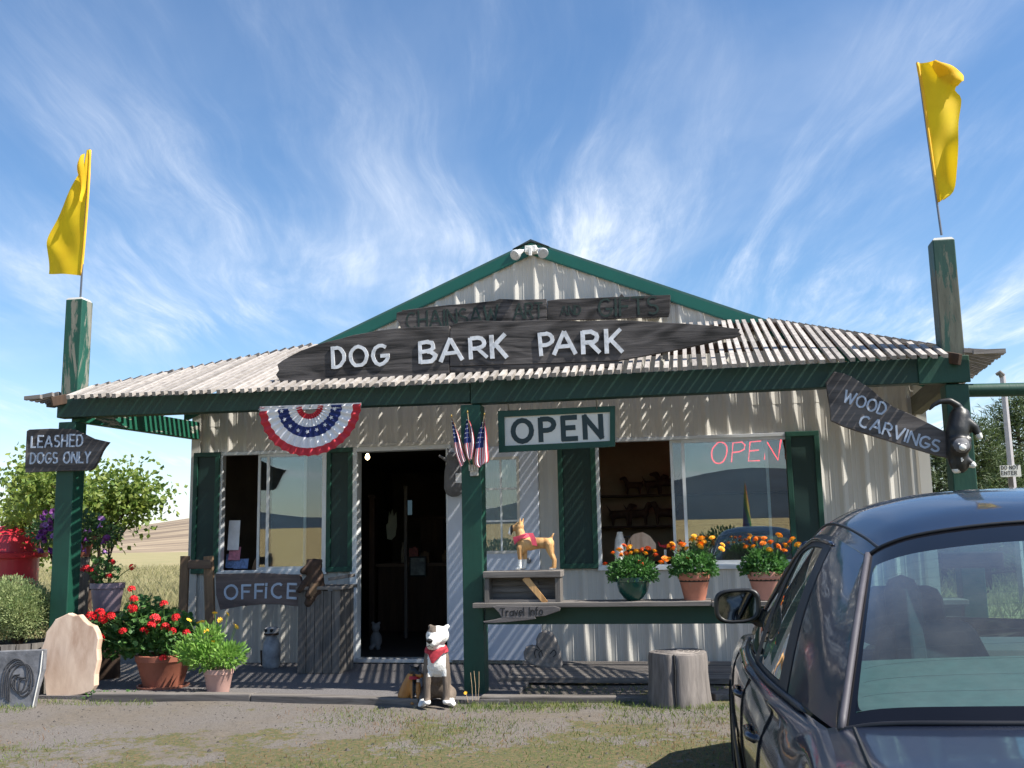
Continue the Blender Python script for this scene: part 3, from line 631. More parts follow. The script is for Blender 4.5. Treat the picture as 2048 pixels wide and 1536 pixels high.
for k in range(16):
    gx = random.uniform(-4.2, -2.4); gy = random.uniform(13.42, 13.8); hh = random.uniform(.10, .30); r = random.uniform(.03, .07); mb = MB()
    if k % 2: mb.lathe([(r*.8, 0), (r, hh*.2), (r, hh*.6), (r*.4, hh*.8), (r*.45, hh)], 10, (gx, gy, .992))
    else: mb.bar((gx, gy, .992), (gx+random.uniform(-.01, .01), gy, .992+hh), r*2.4, r*1.2, up=(0, 1, 0), taper=random.uniform(.7, 1)); mb.tube([(gx, gy, .99+hh), (gx, gy, 1.01+hh)], r*.4, 6)
    solo(mb, 'trinket', gm[k % 5], 'small dim trinket among the goods on the shop counter inside the doorway', 'ornament', 'trinkets on the shop counter')
# thermos, wooden bench end and small ornaments on the inner sill of the right window
def on(px, py, y=YW+.16): return PY(px, py, y)
mb = MB(); mb.box(WR[0], .05, YW+.09, YW+.34, .93, .97); sb = solo(mb, 'window_ledge', 'brownx', 'wooden display ledge inside the left half of the wide right window', 'ledge')
mb = MB(); mb.box(WL[0], -4.45, YW+.09, YW+.3, .95, .985); solo(mb, 'window_ledge', 'brownx', 'wooden display ledge inside the open half of the left window', 'ledge')
p = on(1240, 1085); t = thing('thermos_jug', 'white thermos jug with black handle behind the marigolds in the right window', 'jug', (p.x, p.y, .97))
mb = MB(); mb.lathe([(.055, 0), (.062, .03), (.062, .2), (.05, .3), (.036, .335), (.036, .35)], 18, (p.x, p.y, .97)); mb.build('body', 'white2', t, smooth=True)
mb = MB(); mb.lathe([(.03, .35), (.03, .375), (.012, .38)], 14, (p.x, p.y, .97)); mb.build('lid', 'white2', t)
mb = MB(); mb.tube([(p.x+.04, p.y, 1.29), (p.x+.10, p.y, 1.30), (p.x+.11, p.y, 1.2), (p.x+.09, p.y, 1.08), (p.x+.055, p.y, 1.05)], .012); mb.build('handle', 'black', t, smooth=True)
a = [on(*q) for q in ((1252, 1098), (1258, 1078), (1268, 1068), (1285, 1064), (1300, 1072), (1312, 1088), (1312, 1098))]
mb = MB(); mb.prism([(v.x, max(.97, v.z)) for v in a], YW+.15, YW+.19); solo(mb, 'pale_wooden_board', 'lwood', 'round-topped pale wooden board beside the thermos in the right window', 'board')
p = on(1330, 1085); t = thing('bird_ornament', 'small white and red bird ornament on a stick in the right window', 'ornament', (p.x, p.y, .97))
mb = MB(); mb.tube([(p.x, p.y, .97), (p.x, p.y, 1.16)], .014); mb.build('stand', 'white2', t)
mb = MB(); mb.tube([(p.x-.07, p.y, 1.24), (p.x-.05, p.y, 1.20), (p.x, p.y, 1.19), (p.x+.04, p.y, 1.21), (p.x+.05, p.y, 1.24)], [.004, .01, .018, .012, .003]); mb.build('wings', 'fred', t, smooth=True)
# leaflets inside the left window
for k, (x0, y0_, x1, y1_, m, lab) in enumerate(((457, 1041, 478, 1100, 'paper', 'white upright leaflet rack in the corner of the left window'), (458, 1094, 480, 1120, 'cpink', 'pink leaflet below the white one in the left window'), (468, 1118, 496, 1137, 'cblue', 'blue patterned card lying at the foot of the left window'), (452, 1108, 468, 1136, 'cblue', 'dark blue leaflet standing in the lower left corner of the left window'))):
    a = PY(x0, y0_, YW+.13+.02*k); b_ = PY(x1, y1_, YW+.13+.02*k); mb = MB(); mb.bar(((a.x+b_.x)/2, a.y+.02, a.z), ((a.x+b_.x)/2, a.y-.01, max(.988, b_.z)), b_.x-a.x, .008, up=(0, 1, 0)); solo(mb, 'leaflet', m, lab, 'leaflet', 'leaflets in the left window')
mb = MB(); p = on(513, 1120); mb.prism([(p.x-.06, .987), (p.x-.02, 1.12), (p.x+.02, 1.16), (p.x+.05, .987)], YW+.15, YW+.2); solo(mb, 'wooden_figure', 'brownz', 'small pointed brown wooden figure at the left window sash', 'ornament')
# neon sign
t = thing('neon_sign', 'thin red neon sign reading OPEN hanging behind the right window glass', 'neon sign', tuple(PY(1490, 900, YW+.05)))
def neon(pts):
    y = YW+.05; q = crv([PY(a, b, y) for a, b in pts], max(2, len(pts)*4)) if len(pts) > 2 else [PY(a, b, y) for a, b in pts]; mb = MB(); mb.tube(q, .0075, 6); return mb.build('letter', 'neon', t, smooth=True)
neon([(1436, 885), (1425, 898), (1424, 915), (1432, 926), (1445, 924), (1453, 908), (1453, 892), (1443, 884), (1436, 885)])
def neonp(lines):
    mb = MB()
    for l in lines: mb.tube([PY(a, b, YW+.05) for a, b in l], .0075, 6)
    mb.build('letter', 'neon', t, smooth=True)
neonp([[(1463, 924), (1466, 886), (1484, 884), (1490, 890), (1488, 899), (1480, 903), (1466, 905)]])
neonp([[(1520, 921), (1497, 922), (1500, 884), (1522, 882)], [(1499, 902), (1518, 900)]])
neonp([[(1529, 919), (1533, 882), (1556, 920), (1562, 879)]])
mb = MB(); 
for px in (1450, 1545): a = PY(px, 884, YW+.055); mb.tube([a, (a.x, a.y, 2.5)], .002, 4)
mb.build('hanging_wire', 'blackm', t)
# ============================================================ porch
PF = 8.296; PX = {'l': -5.65, 'c': -1.84, 'r': 2.08}; KS = .38
porch = thing('porch_canopy', 'slatted timber porch roof on green posts across the shop front', 'porch', (-1.8, PF, 0))
pw = .175
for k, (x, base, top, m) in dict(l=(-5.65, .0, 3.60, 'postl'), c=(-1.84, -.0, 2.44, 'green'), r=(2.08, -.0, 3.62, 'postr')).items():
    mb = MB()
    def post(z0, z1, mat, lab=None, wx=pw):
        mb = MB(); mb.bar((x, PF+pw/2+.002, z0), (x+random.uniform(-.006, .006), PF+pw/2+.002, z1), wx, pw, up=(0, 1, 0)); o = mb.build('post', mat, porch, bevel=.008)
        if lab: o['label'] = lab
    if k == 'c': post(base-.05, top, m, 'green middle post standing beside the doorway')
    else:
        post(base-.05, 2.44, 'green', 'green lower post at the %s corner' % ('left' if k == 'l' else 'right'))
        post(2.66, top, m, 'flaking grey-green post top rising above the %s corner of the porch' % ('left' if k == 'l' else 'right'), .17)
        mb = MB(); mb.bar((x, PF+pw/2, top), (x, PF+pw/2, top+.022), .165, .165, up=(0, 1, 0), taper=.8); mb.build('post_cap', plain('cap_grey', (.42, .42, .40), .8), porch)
def beam(name, p0, p1, w, h, m, lab=None, par=None, **k):
    mb = MB(); mb.bar(p0, p1, w, h, **k); o = mb.build(name, m, par or porch, bevel=.006)
    if lab: o['label'] = lab
    return o
yb = PF+.055
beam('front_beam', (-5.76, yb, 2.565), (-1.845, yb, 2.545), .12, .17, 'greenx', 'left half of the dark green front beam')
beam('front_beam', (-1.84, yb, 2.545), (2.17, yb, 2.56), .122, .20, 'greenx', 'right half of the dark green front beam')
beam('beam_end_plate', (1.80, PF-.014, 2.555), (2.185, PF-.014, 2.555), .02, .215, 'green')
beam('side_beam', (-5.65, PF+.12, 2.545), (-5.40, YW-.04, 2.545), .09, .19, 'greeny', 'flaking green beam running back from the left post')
beam('side_beam', (2.08, PF+.12, 2.51), (2.19, YW-.04, 2.51), .10, .17, wood('olive_beam', (.07, .075, .05), (.16, .15, .10), 'y', 20, 12), 'weathered beam running back from the right post')
beam('corner_board', (-5.99, 8.52, 2.63), (-5.70, 8.40, 2.66), .09, .035, 'sign2')
def zr(y): return 2.645+KS*(y-8.12)
for y in (9.2, 10.2): beam('purlin', (-5.2 if y < 10 else -4.0, y, zr(y)-.065), (1.45 if y < 10 else .85, y, zr(y)-.065), .04, .09, 'darkwood')
HL0, HL1, HR0, HR1 = -5.86, -4.0, 2.20, .78; Y0, Y1 = 8.105, YW-.05
beam('hip_rafter', (HL0+.1, Y0+.1, zr(Y0+.1)-.06), (HL1, Y1, zr(Y1)-.06), .04, .09, 'darkwood')
beam('hip_rafter', (HR0-.1, Y0+.1, zr(Y0+.1)-.06), (HR1, Y1, zr(Y1)-.06), .04, .09, 'darkwood')
sw, sp = .036, .0765
x = HL0+.03; n = 0
sag = lambda x: -.022*math.exp(-((x+2.6)/1.9)**2)
while x < HR0-.05:
    if not (abs(x-PX['l']) < .105 or abs(x-PX['r']) < .1): y0 = Y0+random.uniform(-.012, .012)
    else: y0 = PF+pw+.02
    yl = Y0+(x-HL0)/(HL1-HL0)*(Y1-Y0); yr = Y0+(x-HR0)/(HR1-HR0)*(Y1-Y0); ye = min(Y1, yl, yr)-random.uniform(0, .03)
    if ye-y0 > .08:
        s = sag(x)+random.uniform(-.004, .004); mb = MB()
        jx = random.uniform(-.007, .007); mb.bar((x+jx, y0, zr(y0)+s), (x+jx+random.uniform(-.009, .009), ye, zr(ye)+s+random.uniform(-.004, .004)), sw+random.uniform(-.004, .004), .037 if x < -.3 else .032, up=(0, -KS, 1))
        mb.build('slat', 'slat', porch); n += 1
    x += sp
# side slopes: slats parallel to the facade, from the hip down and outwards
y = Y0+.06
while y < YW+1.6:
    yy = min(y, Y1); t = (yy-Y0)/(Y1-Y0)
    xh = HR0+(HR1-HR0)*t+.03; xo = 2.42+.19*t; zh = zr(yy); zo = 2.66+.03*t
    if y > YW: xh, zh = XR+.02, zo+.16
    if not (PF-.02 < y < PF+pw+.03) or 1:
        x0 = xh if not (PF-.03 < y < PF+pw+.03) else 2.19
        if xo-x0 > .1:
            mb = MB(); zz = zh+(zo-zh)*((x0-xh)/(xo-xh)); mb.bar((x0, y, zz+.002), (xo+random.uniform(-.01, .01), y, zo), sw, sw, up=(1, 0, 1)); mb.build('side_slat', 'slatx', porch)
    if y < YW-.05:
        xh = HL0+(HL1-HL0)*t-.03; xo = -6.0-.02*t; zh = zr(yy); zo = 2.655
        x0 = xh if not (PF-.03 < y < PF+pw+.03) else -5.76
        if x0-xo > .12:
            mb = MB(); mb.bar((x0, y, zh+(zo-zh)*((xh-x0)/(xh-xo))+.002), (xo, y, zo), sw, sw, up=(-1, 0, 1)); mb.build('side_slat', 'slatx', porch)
    y += sp
# ------------------------------------------------------------ porch floor, edging
mb = MB(); mb.box(-5.6, -1.5, 8.0, YW-.05, .0, .046)
m, nt, N, L, b = newmat('porch_gravel'); f, _ = tex_noise(N, L, (1, 1, 1), 90, 4, .8, rnd=False); g, _ = tex_noise(N, L, (1, 1, 1), 3, 4, .6, rnd=False)
L.new(ramp(N, L, f, [(.3, (.05, .045, .045)), (.5, (.13, .12, .12)), (.7, (.24, .225, .22))]), b.inputs['Base Color']); b.inputs['Roughness'].default_value = .95; bump(N, L, f, b, .8, .01)
tag(mb.build('porch_floor', m), kind='structure')
deck = thing('board_walk', 'grey weathered boards lying along the wall to the right of the door', 'boardwalk', (.2, 9.6, .02))
for k in range(9):
    y = 9.05+k*.135; z = .06+random.uniform(-.006, .006); e = random.uniform(-.1, .1)
    mb = MB(); mb.bar((-1.72+e, y, z), (2.15-e*.5, y+random.uniform(-.012, .012), z+random.uniform(-.006, .006)), .12, .045); mb.build('board', 'greywood', deck, bevel=.004)
def timber(a, b, lab, w=.13, h=.11):
    A = PZ(a[0], a[1], .03); B = PZ(b[0], b[1], .03); pts = crv([A, (A+B)/2+Vector((0, .01, .004)), B], 6); mb = MB()
    mb.bar(A+Vector((0, w/2, 0)), B+Vector((0, w/2, 0)), w, h, jit=.006); solo(mb, 'timber_edging', 'greywood', lab, 'edging timber', 'edging timbers round the porch', bevel=.01)
timber((182, 1399), (500, 1402), 'grey edging timber lying in front of the flower pots on the left', h=.10)
timber((503, 1402), (838, 1412), 'grey edging timber ending at the carved dogs before the doorway', h=.10)
timber((960, 1403), (1300, 1404), 'grey edging timber between the middle post and the tree stump', h=.075)
timber((1422, 1399), (1480, 1394), 'short grey edging timber between the stump and the car', h=.085)
# ------------------------------------------------------------ flags on the post tops
def flag(px_top, px_bot, left, right, lab, amp, ph, fold=None):
    y = PF+pw/2
    t = thing('yellow_flag', lab, 'flag', tuple(PY(px_bot[0], px_bot[1], y)), 'yellow flags on the porch post tops')
    a = PY(px_bot[0], px_bot[1]+6, y); c = PY(px_top[0], px_top[1], y); mb = MB(); mb.tube([a, c], [.010, .006], 8); mb.build('flagpole', 'metal', t, smooth=True)
    n = 30; Lp = crv([PY(q[0], q[1], y) for q in left], n); Rp = crv([PY(q[0], q[1], y) for q in right], n); rows = []
    for i in range(n):
        v = i/(n-1); row = []
        for j in range(13):
            u = j/12; p = Lp[i].lerp(Rp[i], u); e = (1-u) if ph > 0 else u
            p.y += e*amp*math.sin(v*7+u*4+abs(ph))+e*.018*math.sin(v*15-u*6)-.02*e; row.append(p)
        rows.append(row)
    mb = MB(); mb.grid(rows)
    m, nt, N, L, b = newmat('flag_yellow_'+('a' if ph > 0 else 'b')); out = [q for q in N if q.type == 'OUTPUT_MATERIAL'][0]
    f, _ = tex_noise(N, L, (1, 1, 1), 4, 3, .5); col = ramp(N, L, f, [(.3, (.78, .50, .008)), (.7, (.88, .62, .012))]); L.new(col, b.inputs['Base Color']); b.inputs['Roughness'].default_value = .75
    tr = N.new('ShaderNodeBsdfTranslucent'); L.new(col, tr.inputs[0]); mx = N.new('ShaderNodeMixShader'); mx.inputs[0].default_value = .45; L.new(b.outputs[0], mx.inputs[1]); L.new(tr.outputs[0], mx.inputs[2]); L.new(mx.outputs[0], out.inputs[0])
    mb.build('cloth', m, t, smooth='all', fixn=False)
    mb = MB(); e = Lp if ph < 0 else Rp
    mb.tube([p+Vector((0, 0, 0)) for p in e], .013, 8); mb.build('hem', plain('hem_orange', (.75, .42, .02), .8), t, smooth='all')
    if fold:
        F0 = crv([PY(q[0], q[1], y) for q in fold[0]], 14); F1 = crv([PY(q[0], q[1], y) for q in fold[1]], 14); mb = MB()
        mb.grid([[F0[i].lerp(F1[i], j/7)+Vector((0, -.035-.04*math.sin(j/7*math.pi)-.02*math.sin(i*.6), 0)) for j in range(8)] for i in range(14)]); mb.build('folded_cloth', m, t, smooth='all', fixn=False)
    return t
flag((179, 298), (161, 588), [(173, 300), (163, 335), (146, 380), (124, 430), (103, 475), (96, 505), (95, 547)], [(180, 300), (177, 370), (172, 440), (167, 500), (162, 551)], 'yellow flag blown to the left on the left corner post', .03, 1.0,
     ([(166, 324), (160, 345), (166, 380), (170, 408)], [(174, 310), (175, 345), (173, 380), (171, 408)]))
flag((1834, 124), (1883, 464), [(1835, 126), (1846, 190), (1857, 270), (1867, 340), (1877, 404)], [(1868, 126), (1906, 138), (1926, 158), (1910, 178), (1925, 195), (1918, 245), (1914, 290), (1910, 340), (1905, 385), (1884, 404)], 'yellow flag blown to the right on the right corner post', .045, -1.0,
     ([(1856, 130), (1868, 150), (1890, 168), (1912, 178)], [(1872, 128), (1905, 138), (1924, 150), (1924, 168)]))
# ------------------------------------------------------------ signs
def board(name, px, y, th, m, lab, parent=None, **k):
    mb = MB(); mb.prism(outl(px, y), y, y+th); o = mb.build(name, m, parent, bevel=.004)
    return o
def z7(l): return [(500+a*.5127, 470+b*.5127) for a, b in l]
ys = 8.34
dbp = thing('shop_name_sign', 'long dark wooden board reading DOG BARK PARK on the porch roof', 'sign', tuple(PY(905, 750, ys)))
board('plank', z7([(100, 545), (112, 528), (106, 505), (125, 490), (160, 470), (200, 450), (250, 432), (300, 416), (350, 405), (400, 390), (450, 382), (500, 372), (560, 364), (640, 359), (700, 357), (778, 354), (777, 542), (650, 556), (560, 565), (480, 567), (400, 571), (300, 569), (160, 577), (118, 570)]), ys, .045, 'sign', '', dbp)
board('plank', z7([(780, 376), (786, 352), (810, 342), (850, 336), (900, 334), (1000, 337), (1100, 333), (1200, 332), (1300, 336), (1400, 331), (1500, 334), (1600, 340), (1700, 345), (1760, 350), (1820, 354), (1870, 362), (1912, 366), (1905, 378), (1918, 388), (1890, 400), (1850, 404), (1790, 420), (1700, 440), (1600, 460), (1500, 478), (1440, 489), (1300, 495), (1100, 502), (900, 508), (780, 512)]), ys, .045, 'sign', '', dbp)
board('plank', z7([(780, 514), (900, 510), (1100, 504), (1300, 497), (1438, 491), (1442, 514), (1300, 521), (1100, 528), (900, 537), (781, 542)]), ys+.004, .045, 'sign', '', dbp)
for a, c in (((700, 650), (760, 700)),):
    pass
for px in (640, 905, 1180, 1330):
    p = PY(px, 700, ys+.05); mb = MB(); mb.bar((p.x, ys+.05, zr(ys+.05)+.02), (p.x, ys+.05, p.z), .05, .03, up=(0, 1, 0)); mb.build('batten', 'greyz', dbp)
    mb = MB(); mb.bar((p.x, ys+.06, p.z-.02), (p.x, ys+.36, zr(ys+.36)+.02), .04, .03, up=(0, 1, 0)); mb.build('brace', 'greyz', dbp)
for ch, x0, x1, t_, b_ in (('D', 318, 376, 434, 522), ('O', 386, 464, 430, 518), ('G', 474, 545, 424, 514), ('B', 660, 730, 412, 504), ('A', 740, 832, 402, 497), ('R', 856, 928, 396, 487), ('K', 938, 1006, 386, 484), ('P', 1128, 1188, 380, 475), ('A', 1182, 1274, 374, 471), ('R', 1294, 1366, 371, 468), ('K', 1386, 1456, 365, 463)):
    (ax, ay), (bx, by) = z7([(x0+7, b_-6)])[0], z7([(x1-7, t_+6)])[0]
    A = PY(ax, ay, ys); B = PY(bx, by, ys); tilt = math.radians(1.5); ex = Vector((math.cos(tilt), 0, math.sin(tilt))); ez = Vector((-ex.z, 0, ex.x))
    put_letter(ch, A, ex, ez, B.z-A.z, B.x-A.x, 'letter', dbp, .012, .19, jit=.004)
yc = YW-.14
csg = thing('weathered_gable_sign', 'dark weathered plank reading CHAINSAW ART AND GIFTS on the gable', 'sign', tuple(PY(1070, 640, yc)))
board('plank', z7([(572, 303), (620, 290), (700, 280), (780, 272), (860, 266), (955, 256), (972, 249), (1060, 252), (1156, 249), (1158, 330), (1060, 345), (900, 352), (780, 356), (760, 372), (590, 374), (584, 345), (570, 330)]), yc, .04, 'sign', '', csg)
board('plank', z7([(1160, 256), (1200, 250), (1330, 246), (1440, 240), (1450, 227), (1460, 240), (1560, 236), (1640, 233), (1638, 300), (1632, 318), (1500, 322), (1380, 328), (1270, 330), (1160, 332)]), yc, .04, 'sign', '', csg)
for a, c in ((575, 0), (1640, 0)):
    pass
def zt(t, a, b, h, m, y, par, **k): text_px(t, z7([a])[0], z7([b])[0], h*.5127, y, m, par, **k)
zt('CHAINSAW', (612, 366), (968, 338), 62, 'letterg', yc, csg, th=.003, sw=.11, gap=.2)
zt('ART', (1030, 326), (1140, 322), 58, 'letterg', yc, csg, th=.003, sw=.12, gap=.16)
zt('AND', (1212, 312), (1290, 309), 34, 'letterg', yc, csg, th=.003, sw=.12, gap=.16)
zt('GIFTS', (1362, 318), (1592, 306), 66, 'letterg', yc, csg, th=.003, sw=.12, gap=.22)
for px in (600, 860, 1100, 1330, 1600):
    (ax, ay) = z7([(px, 300)])[0]; p = PY(ax, ay, yc+.04); mb = MB(); mb.bar((p.x, yc+.041, p.z), (p.x, YW-.02, p.z), .04, .04); mb.build('standoff', 'darkwood', csg)
# OPEN sign hung under the beam
yo = PF+.10
osg = thing('open_sign', 'white board in a green frame reading OPEN in dark block letters', 'sign', tuple(PY(1112, 812, yo)))
o = outl([(996, 822), (1230, 812), (1230, 893), (998, 905)], yo); q = outl([(1009, 834), (1220, 824), (1220, 882), (1010, 892)], yo)
for i in range(4):
    j = (i+1) % 4; mb = MB(); mb.prism([o[i], o[j], q[j], q[i]], yo-.012, yo+.03); mb.build('sign_frame', 'green', osg)
mb = MB(); mb.prism(q, yo+.004, yo+.02); mb.build('sign_board', 'signwhite', osg)
text_px('OPEN', (1027, 884), (1203, 874), 42, yo+.004, 'lettero', osg, th=.003, sw=.235, gap=.38, jit=0)
for px in (1018, 1194): p = PY(px, 822, yo); mb = MB(); mb.tube([p, (p.x, p.y-.02, p.z+.03), (p.x, PF+.05, 2.47)], .005, 6); mb.build('hook', 'metal', osg)
# LEASHED DOGS ONLY on the left post
yl = PF-.045
ls = thing('leash_notice', 'small grey wooden arrow board reading LEASHED DOGS ONLY on the left post', 'sign', tuple(PY(130, 900, yl)))
board('plank', [(53, 862), (58, 859), (100, 857), (146, 858), (165, 867), (186, 877), (217, 884), (208, 895), (203, 903), (196, 920), (187, 936), (178, 941), (120, 942), (50, 945), (50, 920)], yl, .04, 'sign2', '', ls)
text_px('LEASHED', (63, 895), (165, 892), 22, yl, 'letterb', ls, sw=.15, gap=.3)
text_px('DOGS ONLY', (61, 927), (180, 925), 21, yl, 'letterb', ls, sw=.15, gap=.26)
# WOOD CARVINGS leaning on the right post
def z5(l): return [(1600+a*.293, 650+b*.293) for a, b in l]
yv = PF-.10
wc = thing('wood_carvings_sign', 'slanting grey wooden board reading WOOD CARVINGS below the right beam', 'sign', tuple(PY(1780, 830, yv)))
board('plank', z5([(232, 318), (290, 328), (350, 350), (420, 395), (490, 440), (560, 505), (640, 560), (760, 610), (900, 680), (1005, 735), (1040, 800), (1035, 912), (940, 892), (800, 850), (600, 788), (440, 740), (300, 693), (212, 652), (205, 560), (190, 480), (178, 388)]), yv, .045, 'sign2', '', wc)
def zz(t, a, b, h, par, **k): text_px(t, z5([a])[0], z5([b])[0], h*.293, yv, 'letterb', par, **k)
zz('WOOD', (290, 520), (570, 616), 76, wc, sw=.16, gap=.22)
zz('CARVINGS', (400, 688), (938, 868), 78, wc, sw=.17, gap=.2)
for px in (1672, 1896): p = PY(px, 790 if px < 1800 else 880, yv); mb = MB(); mb.bar((p.x+.03, yv+.045, p.z), (p.x+.03, PF+(.0 if px > 1800 else .06), p.z if px > 1800 else 2.5), .03, .02, up=(0, 0.1, 1) if px > 1800 else (1, 0, 0)); mb.build('bracket', 'darkwood', wc)
# ------------------------------------------------------------ bunting
by = PF-.02
bt = thing('bunting', 'pleated red white and blue half-round bunting with stars under the beam', 'bunting', tuple(PY(622, 815, by)))
cx = PY(622, 812, by); A0 = PY(520, 818, by); A1 = PY(723, 810, by); bot = PY(630, 912, by); Rr = cx.z-bot.z
na, nr = 90, 16; rows = []
for i in range(nr+1):
    r = .16+.84*i/nr; row = []
    for j in range(na+1):
        t = math.pi*j/na; ax = (A1.x-A0.x)/2*r*-math.cos(t); az = -Rr*r*math.sin(t)
        xx = (A0.x+A1.x)/2+ax; zz_ = cx.z+(A1.z-A0.z)*(ax/(A1.x-A0.x))+az
        pl = math.sin(t*34)*(.007+.010*r); rows_y = by-.012+pl-.02*math.sin(t)*r
        if i == nr: zz_ += .006*math.sin(t*34+1)
        row.append((xx, rows_y, zz_))
    rows.append(row)
mats = ['fwhite', 'fred', 'fblue']
band = lambda i, k: 1 if i >= 13 else (0 if i >= 9 else (2 if i >= 5 else (0 if i >= 2 else 1)))
mb = MB(); mb.grid(rows, mif=band); mb.build('pleated_cloth', mats, bt, smooth='all', fixn=False)
mb = MB(); mb.grid([[(A0.x+(A1.x-A0.x)*j/30, by-.008+.004*math.sin(j*2.1), cx.z+(A1.z-A0.z)*(j/30-.5)+dz) for j in range(31)] for dz in (.012, -.03)]); mb.build('header_band', 'fwhite', bt, smooth='all', fixn=False)
for j in range(9):
    t = math.pi*(j+.5)/9; r = .16+.84*7/nr; xx = (A0.x+A1.x)/2-(A1.x-A0.x)/2*r*math.cos(t); zc = cx.z-Rr*r*math.sin(t); pts = []
    for k in range(10): rr = .020 if k % 2 == 0 else .009; a = math.pi/2+k*math.pi/5+.4*j; pts.append((xx+rr*math.cos(a), zc+rr*math.sin(a)))
    mb = MB(); mb.prism(pts, by-.052-.01*math.sin(t), by-.048-.01*math.sin(t)); mb.build('star', 'fwhite', bt)
for p in (A0, A1, cx): mb = MB(); mb.lathe([(.007, -.004), (.010, 0), (.007, .004)], 10, (0, 0, 0)); mb.v = [(p.x+v[0], by-.018+v[2], p.z+v[1]-.008) for v in mb.v]; mb.build('grommet', 'metal', bt)
# ------------------------------------------------------------ three small flags on the middle post
def usflag(pole0, pole1, L, R, lab):
    y = PF-.05; t = thing('american_flag', lab, 'flag', tuple(PY(*pole0, y)), 'small american flags on the middle post')
    mb = MB(); mb.tube([PY(*pole0, y), PY(*pole1, y-.10)], .004, 6); mb.build('stick', 'stick', t)
    mb = MB(); p = PY(*pole1, y-.10); mb.lathe([(.004, -.01), (.008, 0), (.003, .014)], 8, tuple(p)); mb.build('tip', plain('gold', (.7, .45, .12), .3, metal=.8), t)
    n = 26; Lp = crv([PY(a, b, y-.06) for a, b in L], n); Rp = crv([PY(a, b, y-.06) for a, b in R], n); rows = []
    for i in range(n): rows.append([Lp[i].lerp(Rp[i], j/13)+Vector((0, .016*math.sin(j*.9+i*.12)-.01, 0)) for j in range(14)])
    mb = MB(); mb.grid(rows, mif=lambda i, k: (2 if (i < 12 and k < 12-i*.35) else (1 if k % 2 == 0 else 0))); mb.build('cloth', mats, t, smooth='all', fixn=False)
    mb = MB()
    for i in range(1, 11, 2):
        for k in range(1, 8, 2):
            if k < 10-i*.35: p = (Vector(rows[i][k])+Vector(rows[i+1][k+1]))/2+Vector((0, -.004, 0)); s = .0052; mb.add([p+Vector((-s, 0, 0)), p+Vector((0, 0, -s)), p+Vector((s, 0, 0)), p+Vector((0, 0, s))], [(0, 1, 2, 3)])
    mb.build('stars', 'fwhite', t)
usflag((943, 936), (903, 832), [(904, 838), (906, 870), (911, 905), (922, 936)], [(905, 838), (918, 870), (926, 900), (932, 920)], 'leftmost of the three small american flags on the middle post')
usflag((948, 936), (935, 824), [(935, 834), (929, 862), (928, 890), (934, 914), (940, 922)], [(936, 834), (946, 858), (950, 885), (947, 905), (944, 918)], 'middle one of the three small american flags on the middle post')
usflag((952, 936), (969, 828), [(967, 838), (955, 870), (950, 900), (948, 926), (958, 936)], [(969, 838), (974, 868), (976, 895), (977, 922), (968, 928)], 'rightmost of the three small american flags on the middle post')
p = PY(947, 940, PF-.04)
t = thing('flag_holder', 'small pale metal paw-shaped bracket holding the three flags', 'bracket', tuple(p))
mb = MB(); mb.box(p.x-.035, p.x+.035, PF-.03, PF, p.z-.05, p.z+.04); mb.build('plate', plain('holder', (.42, .40, .36), .6, .4, 40), t, bevel=.006)
for dx in (-.03, -.008, .014, .034): mb = MB(); mb.tube([(p.x+dx, PF-.045, p.z-.005), (p.x+dx, PF-.05, p.z+.045)], .010, 8); mb.build('socket', plain('holder2', (.5, .48, .42), .6, .4, 40), t)
# ============================================================ rail, brochure box, carvings
rail = thing('porch_rail', 'dark green rail with a grey shelf board running right from the middle post', 'railing', (-1.7, PF, 0))
zt0, zb0 = PY(1110, 1212, PF).z, PY(1100, 1249, PF).z
mb = MB(); mb.box(-1.745, 1.985, PF+.02, PF+.075, zb0, zt0); mb.build('rail_board', plain('rail_green', (.004, .042, .03), .5, .15, 3), rail, bevel=.004)
mb = MB(); mb.bar((-1.80, PF-.06, zt0+.022), (.1, PF-.06, zt0+.022), .30, .04, jit=.004); mb.build('shelf_board', 'greywood', rail, bevel=.004)
mb = MB(); mb.bar((.105, PF-.06, zt0+.020), (1.985, PF-.06, zt0+.02), .30, .038, jit=.004); mb.build('shelf_board', 'greywood', rail, bevel=.004)
zs_ = zt0+.042
xa, xb = PY(969, 1170, PF-.16).x, PY(1120, 1170, PF-.16).x; zt1 = PY(1040, 1143, PF-.16).z
bx = thing('brochure_box', 'open grey wooden box on the rail shelf beside the middle post', 'box', (xa, PF-.1, zs_))
h = zt1-zs_
mb = MB(); mb.bar((xa-.01, PF-.07, zt1-.025), (xb+.01, PF-.07, zt1-.025), .22, .055, jit=.004); mb.build('lid', 'greywood', bx, bevel=.005)
mb = MB(); mb.box(xa, xa+.035, PF-.16, PF+.02, zs_, zt1-.053); mb.build('side_panel', 'greyz', bx)
mb = MB(); mb.box(xb-.04, xb, PF-.16, PF+.02, zs_, zt1-.053); mb.build('side_panel', 'greyz', bx)
mb = MB(); mb.box(xa+.035, xb-.04, PF-.01, PF+.015, zs_, zt1-.053); mb.build('back_panel', 'greywood', bx)
mb = MB(); mb.box(xa+.035, xb-.04, PF-.16, PF-.01, zs_, zs_+.02); mb.build('bottom', 'greywood', bx)
for k in (1, 2): mb = MB(); mb.box(xa+.035, xb-.2, PF-.03, PF-.012, zs_+.02+k*.055, zs_+.05+k*.055); mb.build('slat', 'greywood', bx)
a = PY(1050, 1155, PF-.15); b_ = PY(1092, 1206, PF-.17); mb = MB(); mb.bar(a, b_, .055, .02, up=(0, 1, 0), taper=.7); mb.build('stick', 'tan', bx)
yt = PF-.215
ti = thing('travel_info_sign', 'ragged grey driftwood board reading Travel Info under the brochure box', 'sign', tuple(PY(1045, 1225, yt)))
